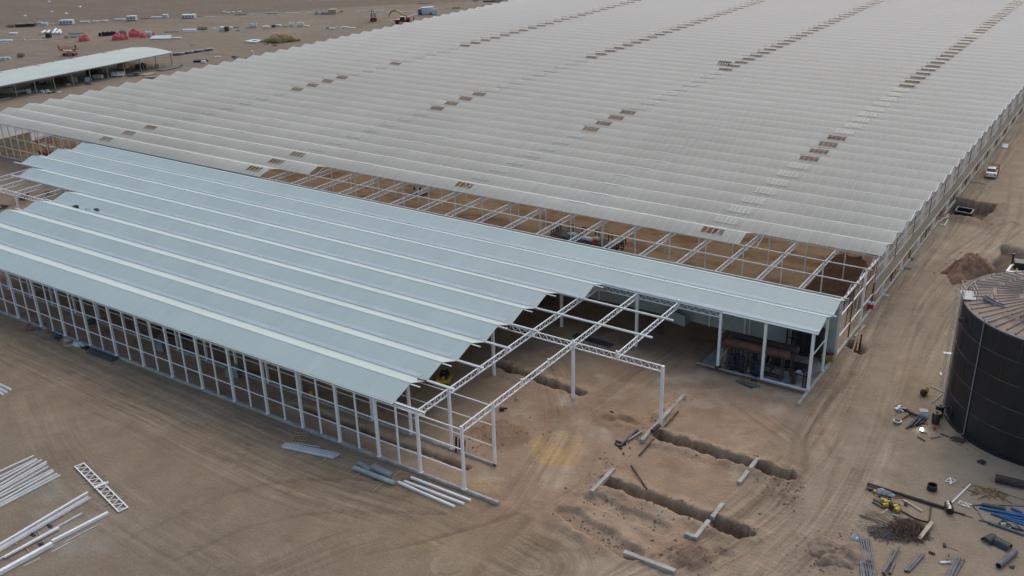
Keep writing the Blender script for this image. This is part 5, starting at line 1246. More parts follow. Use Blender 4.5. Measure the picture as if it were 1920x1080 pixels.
mb=MB(); mb.add([(-.6,-.97,1.43),(.6,-.97,1.43),(.62,.27,1.43),(-.62,.27,1.43),(-.5,-.9,1.47),(.5,-.9,1.47),(.52,.2,1.47),(-.52,.2,1.47)],[(4,5,6,7),(0,1,5,4),(1,2,6,5),(2,3,7,6),(3,0,4,7)]); mb.build('roof',CARW,CAR)
for sx in(-1,1):
    for sy in(-1.35,1.35):
        mb=MB(); mb.cyl((sx*.72,sy,.31),(sx*.9,sy,.31),.31,n=18); wq=mb.build('wheel',RUBBER,CAR); mb=MB(); mb.cyl((sx*.88,sy,.31),(sx*.915,sy,.31),.18,n=14); mb.build('rim',GALV,wq)
    mb=MB(); mb.box((sx*.62,-2.2,.74),(.3,.06,.18)); mb.build('tail_lamp',TLIGHT,CAR)
    mb=MB(); mb.box((sx*.95,.75,1.0),(.2,.1,.13)); mb.build('mirror',CARW,CAR)
mb=MB(); mb.box((0,-2.22,.52),(1.5,.08,.16)); mb.build('bumper',CARW,CAR); mb=MB(); mb.box((0,-2.21,.72),(.45,.03,.11)); mb.build('number_plate',WRAP,CAR)
# people: one skinned surface each
def person(loc,rz,label,top,leg,hat=None,pose='stand',group=None):
    V=[(0,0,.95),(0,.0,1.15),(0,0,1.38),(0,0,1.5),(0,.02,1.62),(0,.02,1.74),
       (-.17,0,1.42),(-.25,.02,1.15),(-.24,.12,.92),(.17,0,1.42),(.25,.02,1.15),(.24,.12,.92),
       (-.10,0,.9),(-.11,.03,.5),(-.12,0,.08),(-.12,.15,.04),(.10,0,.9),(.12,.03,.5),(.13,-.02,.08),(.13,.13,.04)]
    if pose=='bend':
        for i in (1,2,3,4,5,6,7,8,9,10,11):
            x,y,z=V[i]; t=z-.95; V[i]=(x,y+t*.75 if i not in(8,11) else y+.45,.95+t*.62 if i not in(8,11) else .75)
    if pose=='reach':
        V[7]=(-.22,.28,1.3);V[8]=(-.15,.5,1.2);V[10]=(.22,.28,1.3);V[11]=(.15,.5,1.2)
    E_=[(0,1),(1,2),(2,3),(3,4),(4,5),(2,6),(6,7),(7,8),(2,9),(9,10),(10,11),(0,12),(12,13),(13,14),(14,15),(0,16),(16,17),(17,18),(18,19)]
    rad=[.15,.14,.16,.06,.10,.085,.075,.05,.035,.075,.05,.035,.09,.065,.045,.04,.09,.065,.045,.04]
    me=bpy.data.meshes.new('tmp'); me.from_pydata(V,E_,[]); o=bpy.data.objects.new('tmp',me); COL.objects.link(o)
    md=o.modifiers.new('s','SKIN'); 
    if not me.skin_vertices: 
        bpy.context.view_layer.objects.active=o
    for i,sv in enumerate(me.skin_vertices[0].data): sv.radius=(rad[i],rad[i]); sv.use_root=(i==0)
    o.modifiers.new('u','SUBSURF').levels=1
    dg=bpy.context.evaluated_depsgraph_get(); dg.update(); m2=bpy.data.meshes.new_from_object(o.evaluated_get(dg))
    bpy.data.objects.remove(o); m2.name='person'
    for q in (leg,top,SKIN): m2.materials.append(q)
    for pl_ in m2.polygons:
        c=pl_.center; z=c.z
        if pose=='bend': 
            k=0 if z<.93 and abs(c.y)<.3 else 1
            if c.y>.38 and z>1.2: k=2
            if c.y>.38 and z<.85:k=2
        else:
            k=0 if (z<.95 and abs(c.x)<.2 and c.y<.3) else 1
            if z>1.52: k=2
            if abs(c.x)>.19 and z<1.0: k=2
            if pose=='reach' and c.y>.42:k=2
        pl_.material_index=k; pl_.use_smooth=True
    b=bpy.data.objects.new('person',m2); COL.objects.link(b); b.location=loc; b.rotation_euler.z=rz; tag(b,label,'person',group)
    hd=Vector((0,.02,1.72)) if pose!='bend' else Vector((0,.02+.77*.75,.95+.77*.62))
    mb=MB(); mb.sphere(hd+Vector((0,0,.04)),.13,12,None,(1,1.1,.75)); mb.build('hair' if hat is None else 'helmet',hat or BLACK,b,smooth=True)
    return b
p=gg(*zP(461,122)); person(p,R(100),'person in orange top and dark trousers standing at the car door',ORANGE,NAVY,pose='reach')
# white scraps, planks and pit box
p=gg(1884,275); mb=MB(); mb.box(p+Vector((0,0,.1)),(1.0,3.0,.16),.12); mb.bar(p+Vector((-.4,-1.3,.2)),p+Vector((-.35,1.3,.2)),.06); single('white_board',mb,WRAP,'white board lying on the road beyond the car','board')
for a,b,l in [((392,27),(475,42),'thin plank on the road beyond the car, nearer the glazed wall'),((250,170),(365,187),'thin plank on the ground between the car and the pit'),((255,180),(330,160),'second thin plank crossing near the wall between car and pit'),((70,392),(148,438),'pale plank reaching from the wall kerb to the pit edge'),((192,490),(228,473),'short grey block on the soil in front of the pit')]:
    rod('timber_plank',zP(*a),zP(*b),.13,WOOD if 'pale' not in l else WOODP,l,'plank',kind='bar')
PIPEG2=mat('grey_rim',(.22,.24,.25),.6,0,.3,2)
A=[gp(*zP(*q),0) for q in ((128,405),(250,428),(272,395),(150,372))]
c=sum(A,Vector())/4; r=thing('pit_box','open dark steel box with grey rim set in the square pit','tank box',(c.x,c.y,-1.3))
for i in range(4):
    a,b=A[i]-c,A[(i+1)%4]-c
    mb=MB(); mb.bar(a+Vector((0,0,.75)),b+Vector((0,0,.75)),.08,1.4); mb.build('side_wall',BLACK,r)
    mb=MB(); mb.bar(a+Vector((0,0,1.5)),b+Vector((0,0,1.5)),.2,.08); mb.build('rim_bar',PIPEG2,r)
mb=MB(); mb.add([tuple(q-c+Vector((0,0,.9))) for q in A],[(0,1,2,3)]); mb.build('water',mat('dark_liquid',(.02,.025,.03),.15,0,.3,1),r)
for i,(a,b) in enumerate([((0,490),(70,455)),((5,505),(60,520)),((45,515),(85,452)),((20,480),(75,470))]): rod('white_offcut',zP(*a),zP(*b),.12,W,'white steel offcut in the crossed heap against the wall kerb near the pit','steel offcut','white offcuts near the pit',kind='bar',dz=.04*i)
scraps('grey_scrap',1698,503,7,14,GALV,'small heap of grey metal scraps at the wall kerb, nearer than the white offcuts','scrap',51,.5,True)
scraps('grey_scrap',1710,487,5,8,PIPEG,'few dark scraps at the wall kerb behind the grey heap','scrap',52,.4,True)
p=gg(1661,554); mb=MB(); mb.blob(p,.45,.3,.18,seed=17,rough=.6,n=14,k=5); single('white_sack',mb,WRAP,'small white sack on the road beside the wall kerb','sack')
p=gg(1631,580); r=thing('water_cooler','red water cooler with white lid by the wall kerb','cooler',p); mb=MB(); mb.cyl((0,0,0),(0,0,.8),.36,.4,n=18); mb.build('cooler_body',RED,r); mb=MB(); mb.cyl((0,0,.8),(0,0,1.0),.42,n=18); mb.build('cooler_lid',WRAP,r)
A=gg(1597,663);B=Vector((A.x+1.0,A.y+2.4,1.9))
for i,(o,l) in enumerate([(0,'long plank leaning out of the small hole at the corner, left one'),(.45,'long plank leaning out of the small hole at the corner, right one')]):
    a=gp(1598+i*9,660-i*3,-.3);b=gp(1612+i*4,618-i*10,1.2); mb=MB(); mb.bar(a,b,.16,.06,WOOD); single('timber_plank',mb,WOOD,l,'plank')
rod('timber_plank',(1603,633),(1621,612),.2,WOODP,'pale plank lying beside the kerb above the small hole','plank',kind='bar')
mb=MB(); a=gp(1611,655,-.4); mb.bar(a,a+Vector((.05,.1,1.9)),.14); single('hole_post',mb,BLACK,'dark post standing in the small hole by the corner','post')
# formwork frame behind the tank at right edge
zF=zP
r=thing('formwork_frame','pale steel formwork frame with dark panels beside the dig at the right edge','formwork',gp(*zF(600,880),0)); o=r.location
Q=[gp(*zF(*q),0)-o for q in ((525,905),(560,855),(668,835),(668,905))]
for i in range(4):
    mb=MB(); mb.bar(Q[i]+Vector((0,0,.5)),Q[(i+1)%4]+Vector((0,0,.5)),.3,.4); mb.build('frame_bar',W if i!=2 else DGREY,r)
mb=MB(); m_=(Q[1]+Q[2])/2; n_=(Q[0]+Q[3])/2; mb.bar(m_+Vector((0,0,.6)),n_+Vector((0,0,.6)),.25,.2); mb.build('cross_bar',TAN,r)
mb=MB(); mb.box((Q[2]+Q[3])/2+Vector((-.3,0,.9)),(2.2,1.6,1.0),.2); mb.build('dark_panel',BLACK,r)
mb=MB(); p=gp(*zF(570,815),0); mb.bar(p,p+Vector((0,0,1.4)),.2); mb.cyl(p+Vector((0,0,1.4)),p+Vector((0,0,1.6)),.2,n=10); single('marker_post',mb,BLACK,'dark marker post standing behind the formwork frame','post')
# ------------------------------------------------------------------ machines inside the open strip
zM=zo(1000,380,7.7125)
c=gp(1100,462,0); r=thing('pipe_rail_trolley','long dark rail trolley carrying white boxes in the unroofed strip','trolley',c,-.06)
L=5.6
mb=MB(); 
for y in(-1.1,1.1):
    for z in(.45,.8,1.15): mb.bar((-L,y,z),(L,y,z),.16)
for x in np.linspace(-L,L,9): mb.bar((x,-1.1,.45),(x,1.1,.45),.1); mb.bar((x,-1.1,.45),(x,-1.1,1.15),.08); mb.bar((x,1.1,.45),(x,1.1,1.15),.08)
mb.box((0,0,1.18),(2*L,2.1,.06)); mb.build('chassis',BLACK,r)
for x in(-L*.8,L*.8):
    for y in(-1.0,1.0):
        mb=MB(); mb.cyl((x,y-.08,.25),(x,y+.08,.25),.25,n=14); mb.build('wheel',RUBBER,r)
for x in np.linspace(-L,L,6):
    mb=MB(); 
    for dx in(-.32,.32): mb.bar((x+dx,1.05,1.2),(x+dx,1.05,2.4),.11)
    mb.bar((x-.32,1.05,2.4),(x+.32,1.05,2.4),.11); mb.bar((x-.32,1.05,1.8),(x+.32,1.05,1.8),.09); mb.build('guard_hoop',BLACK,r)
mb=MB(); 
for k in range(4): mb.bar((-L,-.9+.6*k,1.2),(-L,-.9+.6*k,2.0),.1); mb.bar((L,-.9+.6*k,1.2),(L,-.9+.6*k,1.9),.1)
mb.bar((-L,-.9,2.0),(-L,.9,2.0),.06); mb.bar((-L,-.9,1.6),(-L,.9,1.6),.06);mb.bar((L,-.9,1.9),(L,.9,1.9),.06); mb.build('end_rail',BLACK,r)
rr=random.Random(8)
for k,(x,y,w_,d_,h,m) in enumerate([(-2.6,.2,1.3,.8,.25,WRAP),(.4,-.2,1.6,.9,.3,WRAP),(1.5,.3,.9,.6,.35,WRAP),(4.4,0,1.2,1.0,.4,GREYS)]):
    mb=MB(); mb.box((x,y,1.22+h/2),(w_,d_,h),rr.uniform(-.1,.1)); mb.box((x+.05,y,1.24+h),(w_*.8,d_*.7,.06),rr.uniform(-.1,.1)); mb.build('load_box',m,r)
mb=MB(); mb.cyl((2.1,-1.0,1.2),(2.1,-1.0,1.85),.32,n=14); mb.build('red_container',RED,r)
p=gp(*zo(440,260,4.5)(1560,470),0); r=thing('site_generator','small pale generator cabinet on dark skid under the greenhouse edge','generator',p,.25)
mb=MB(); mb.box((0,0,1.15),(2.3,1.3,1.5)); mb.build('cabinet',mat('cream_cabinet',(.5,.47,.41),.6,0,.15,1),r); mb=MB(); mb.box((0,0,.22),(2.5,1.4,.3)); 
for x in(-.6,.5): mb.box((x,-.67,1.2),(.35,.05,.5))
mb.box((-1.17,0,1.2),(.05,.5,.5)); mb.build('skid_and_grille',BLACK,r); mb=MB(); mb.bar((-1,-.5,1.92),(1,-.5,1.92),.06); mb.build('lifting_bar',GALV,r)
for k,(x,y) in enumerate(((120,850),(630,955),(1610,725))):
    pass
# red lift with worker left
def lift(c,rz,label,person_label,L=5.0,h=1.2):
    r=thing('red_boom_lift',label,'lift',c,rz)
    mb=MB(); mb.box((0,0,.55),(L*.75,1.6,.4)); mb.build('chassis',RED,r)
    for x in(-L*.3,L*.3):
        for y in(-.85,.85): mb=MB(); mb.cyl((x,y-.15,.42),(x,y+.15,.42),.42,n=14); mb.build('wheel',RUBBER,r)
    mb=MB()
    for x in np.linspace(-L/2,L/2,6):
        for y in(-.8,.8): mb.bar((x,y,h),(x,y,h+1.1),.06)
    for z in(h,h+.55,h+1.1):
        for y in(-.8,.8): mb.bar((-L/2,y,z),(L/2,y,z),.07)
        for x in(-L/2,L/2): mb.bar((x,-.8,z),(x,.8,z),.07)
    mb.build('guard_rail',RED,r)
    mb=MB(); mb.box((0,0,h-.06),(L,1.6,.1)); mb.build('platform',WD,r)
    mb=MB(); mb.box((-L*.42,-.82,h+.2),(L*.16,.05,.7)); mb.box((L*.42,-.82,h+.2),(L*.16,.05,.7)); mb.build('red_panel',RED,r)
    mb=MB(); mb.box((0,-.84,h-.1),(L,.06,.3)); mb.build('yellow_edge',YEL,r)
    mb=MB(); 
    for k in range(3):
        s=1 if k%2 else -1; mb.bar((-L*.3,.5,.75+.02*k),(L*.3,.5,h-.1),.1); mb.bar((L*.3,-.5,.75),(-L*.3,-.5,h-.1),.1)
    mb.build('scissor_arm',YEL,r)
    return r
p=gp(92,292,0); lift(p,-.15,'red scissor lift with yellow edge standing by the greenhouse corner',None,6.0,2.2)
person(p+Vector((.1,.1,2.2)),R(200),'person in light blue shirt and dark trousers bending on the red lift by the greenhouse',LBLUE,NAVY,REDC,pose='bend')
# beige partition and clutter at left greenhouse end
mb=MB(); A=gp(0,288,0);B=gp(62,272,0); mb.bar(A+Vector((0,0,1.4))+(A-B)*.6,B+Vector((0,0,1.4)),.12,2.8); single('beige_partition',mb,TAN,'beige panel partition under the left end of the greenhouse roof','partition')
mb=MB(); p=gp(*zo(0,180,4.909)(225,945),0); mb.box(p+Vector((0,0,.5)),(1.3,1.0,.8),.3); mb.cyl(p+Vector((-.6,0,.3)),p+Vector((-.6,.2,.3)),.3,n=12); mb.cyl(p+Vector((.6,0,.3)),p+Vector((.6,.2,.3)),.3,n=12); mb.bar(p+Vector((.6,0,.7)),p+Vector((1.3,0,1.1)),.06); single('red_mixer',mb,RUST,'small dark red wheeled machine between the bare trusses on the left','machine')
for x,y,l,m in [(40,1040,'dark pipe scrap under the bare trusses at the left edge',BLACK),(440,915,'dark clutter beside the pale wall under the bare trusses',RUSTD),(70,490,'dark timbers standing against the beige partition',RUSTD)]:
    scraps('dark_clutter',*zo(0,180,4.909)(x,y),9,18,m,l,'clutter',int(x),.8,True,zsp=.6)
# tarp scraps on the hall roof
def roofz(y): 
    j=int(y//G);t=(y-j*G)/G; return VAL+(RID-VAL)*(1-abs(2*t-1))
for x,y,l in [(700,1000,'left of two dark torn scraps lying in the roof valley near the left hall end'),(885,1035,'right of two dark torn scraps lying in the roof valley near the left hall end'),(800,1025,'pale torn scrap between two dark ones in the roof valley')]:
    q=gp(*zo(0,180,4.909)(x,y),7.3); mb=MB(); mb.blob((q.x,q.y,roofz(q.y)+.03),.75,.35,.22,seed=int(x),rough=.8,n=16,k=4); single('roof_scrap',mb,BLACK if 'dark torn scraps' in l else WRAP,l,'scrap')
for px,py,l in [(1018,1035,'dark wooden offcut at the right end of the second ridge from the front')]:
    q=gp(790,708,7.5); mb=MB(); mb.bar((q.x-.5,q.y,roofz(q.y)+.08),(q.x+.5,q.y+.1,roofz(q.y+.1)+.12),.15,.08); single('offcut_on_roof',mb,RUSTD,'small dark offcut lying on the front roof near its right end','offcut')
# ------------------------------------------------------------------ storage yard beyond
z1=zo(0,0,8.727); z2=zo(200,0,8.727); z3=zo(400,0,8); z4=zo(640,0,5.333); z5=zo(0,80,5.647)
def dims(P,w,h):
    k=mpp(*P); return w*k,h*k
def yard(kind,P,w,h,label,cat,seed=0,rz=None,m=None,group=None,deep=1.0):
    """P photo place of the base centre, w/h apparent size in photo pixels"""
    c=gg(*P); k=mpp(*P); W_=w*k; Hh=max(.12,h*k); rr=random.Random(seed+int(P[0]*7+P[1]*13)); rz=YAW*-1+0 if rz is None else rz
    # x axis of the object lies along the picture plane
    D=max(.5,min(deep,3.0)); mb=MB()
    if kind=='bale':
        r=thing('wrapped_bale',label,'bale',c,rz,group); n=max(2,int(W_/1.1))
        for i in range(n): mb.box((-W_/2+W_*(i+.5)/n,rr.uniform(-.05,.05),Hh*.52),(W_/n*.95,D,Hh*.9*rr.uniform(.93,1.05)),rr.uniform(-.03,.03))
        mb.build('wrapped_load',m or WRAP,r); mb=MB()
        for i in range(n): 
            x=-W_/2+W_*(i+.5)/n; mb.box((x,-D/2-.02,Hh*.5),(W_/n*.42,.05,Hh*.45),0)
        mb.build('dark_filling',PIPEG,r); mb=MB()
        for i in range(n+1): mb.box((-W_/2+W_*i/n,0,.06),(.14,D,.12))
        mb.build('pallet',WOOD,r); return r
    if kind=='bags':
        r=None; n=max(2,int(round(W_/1.0)))
        for i in range(n):
            x=-W_/2+W_*(i+.5)/n; s=W_/n*.5; hh=Hh*rr.uniform(.85,1.05); P_=[]
            for (q,z) in ((.86,0),(1.0,.15),(1.02,.5),(.96,.85),(.6,1.0)): mb.cyl((x,0,z*hh),(x,0,min(1,z+.25)*hh),s*q,s*q*.97,n=10)
        return single('bulk_bags',mb,m or WRAP,label,cat,group,loc=c,rz=rz)
    if kind=='slab':
        n=max(1,int(Hh/.25)); 
        for i in range(n): mb.box((rr.uniform(-.08,.08),rr.uniform(-.1,.1),Hh*(i+.5)/n),(W_*rr.uniform(.93,1),D,Hh/n*.85),rr.uniform(-.02,.02))
        mb.box((-W_*.3,0,.05),(.12,D*1.2,.1)); mb.box((W_*.3,0,.05),(.12,D*1.2,.1))
    elif kind=='line':
        for i in range(3): mb.bar((-W_/2+rr.uniform(-.3,.3),(i-1)*.22,.12),(W_/2+rr.uniform(-.3,.3),(i-1)*.22+rr.uniform(-.1,.1),.12),.16,.14)
    elif kind=='rack':
        for x in np.linspace(-W_/2,W_/2,max(3,int(W_/1.2))): mb.bar((x,-D/2,0),(x,-D/2,Hh),.09); mb.bar((x,D/2,0),(x,D/2,Hh),.09); mb.bar((x,-D/2,Hh),(x,D/2,Hh),.08)
        for z in(.3,Hh*.6,Hh):
            for y in(-D/2,D/2): mb.bar((-W_/2,y,z),(W_/2,y,z),.09)
        mb.box((0,0,Hh*.35),(W_*.9,D*.8,Hh*.25))
    elif kind=='tarp':
        mb.blob((0,0,0),W_/2,max(D,W_*.32),Hh*1.0,seed=seed,rough=.3,n=30,k=10,peak=.32)
        return single('tarp_covered_pile',mb,m or TARP,label,cat,group,loc=c,rz=rz)
    elif kind=='crate':
        mb.box((0,0,Hh/2),(W_,D,Hh)); 
        for x in(-W_/2,0,W_/2): mb.box((x,-D/2-.02,Hh/2),(.12,.05,Hh*1.02))
        for z in(.1,Hh-.1): mb.box((0,-D/2-.03,z),(W_*1.03,.06,.12))
        mb.box((0,0,Hh+.03),(W_*1.02,D*1.02,.06))
    elif kind=='clutter':
        for i in range(int(10+W_*2)): 
            s=rr.uniform(.15,.5)*max(.6,Hh); mb.box((rr.uniform(-W_/2,W_/2),rr.uniform(-D/2,D/2),s*.35*rr.uniform(.6,1.6)),(s*rr.uniform(.6,2),s,s*.6),rr.uniform(0,3),None,rr.uniform(-.4,.4))
    elif kind=='tubes':
        n=max(3,int(D/.3))
        for i in range(n):
            for j in range(max(1,int(Hh/.35))): mb.cyl((-W_/2+rr.uniform(-.2,.2),-D/2+D*i/n,.15+.28*j),(W_/2+rr.uniform(-.2,.2),-D/2+D*i/n,.15+.28*j),.14,n=8)
    elif kind=='sheetslope':
        mb.box((0,0,Hh*.4),(W_,D,.12),0,None,0,.35); mb.box((0,.1,Hh*.55),(W_*.9,D,.08),.05,None,0,.35); mb.bar((-W_*.4,D*.4,0),(-W_*.4,D*.4,Hh*.6),.08)
        mb.bar((W_*.4,D*.4,0),(W_*.4,D*.4,Hh*.6),.08)
    nm={'slab':'board_stack','line':'profile_row','rack':'metal_rack','crate':'crate','clutter':'scrap_heap','tubes':'tube_stack','sheetslope':'leaning_boards'}[kind]
    return single(nm,mb,m or WRAP,label,cat,group,loc=c,rz=rz)
SL=.62  # rows run roughly along the picture
YA=-YAW
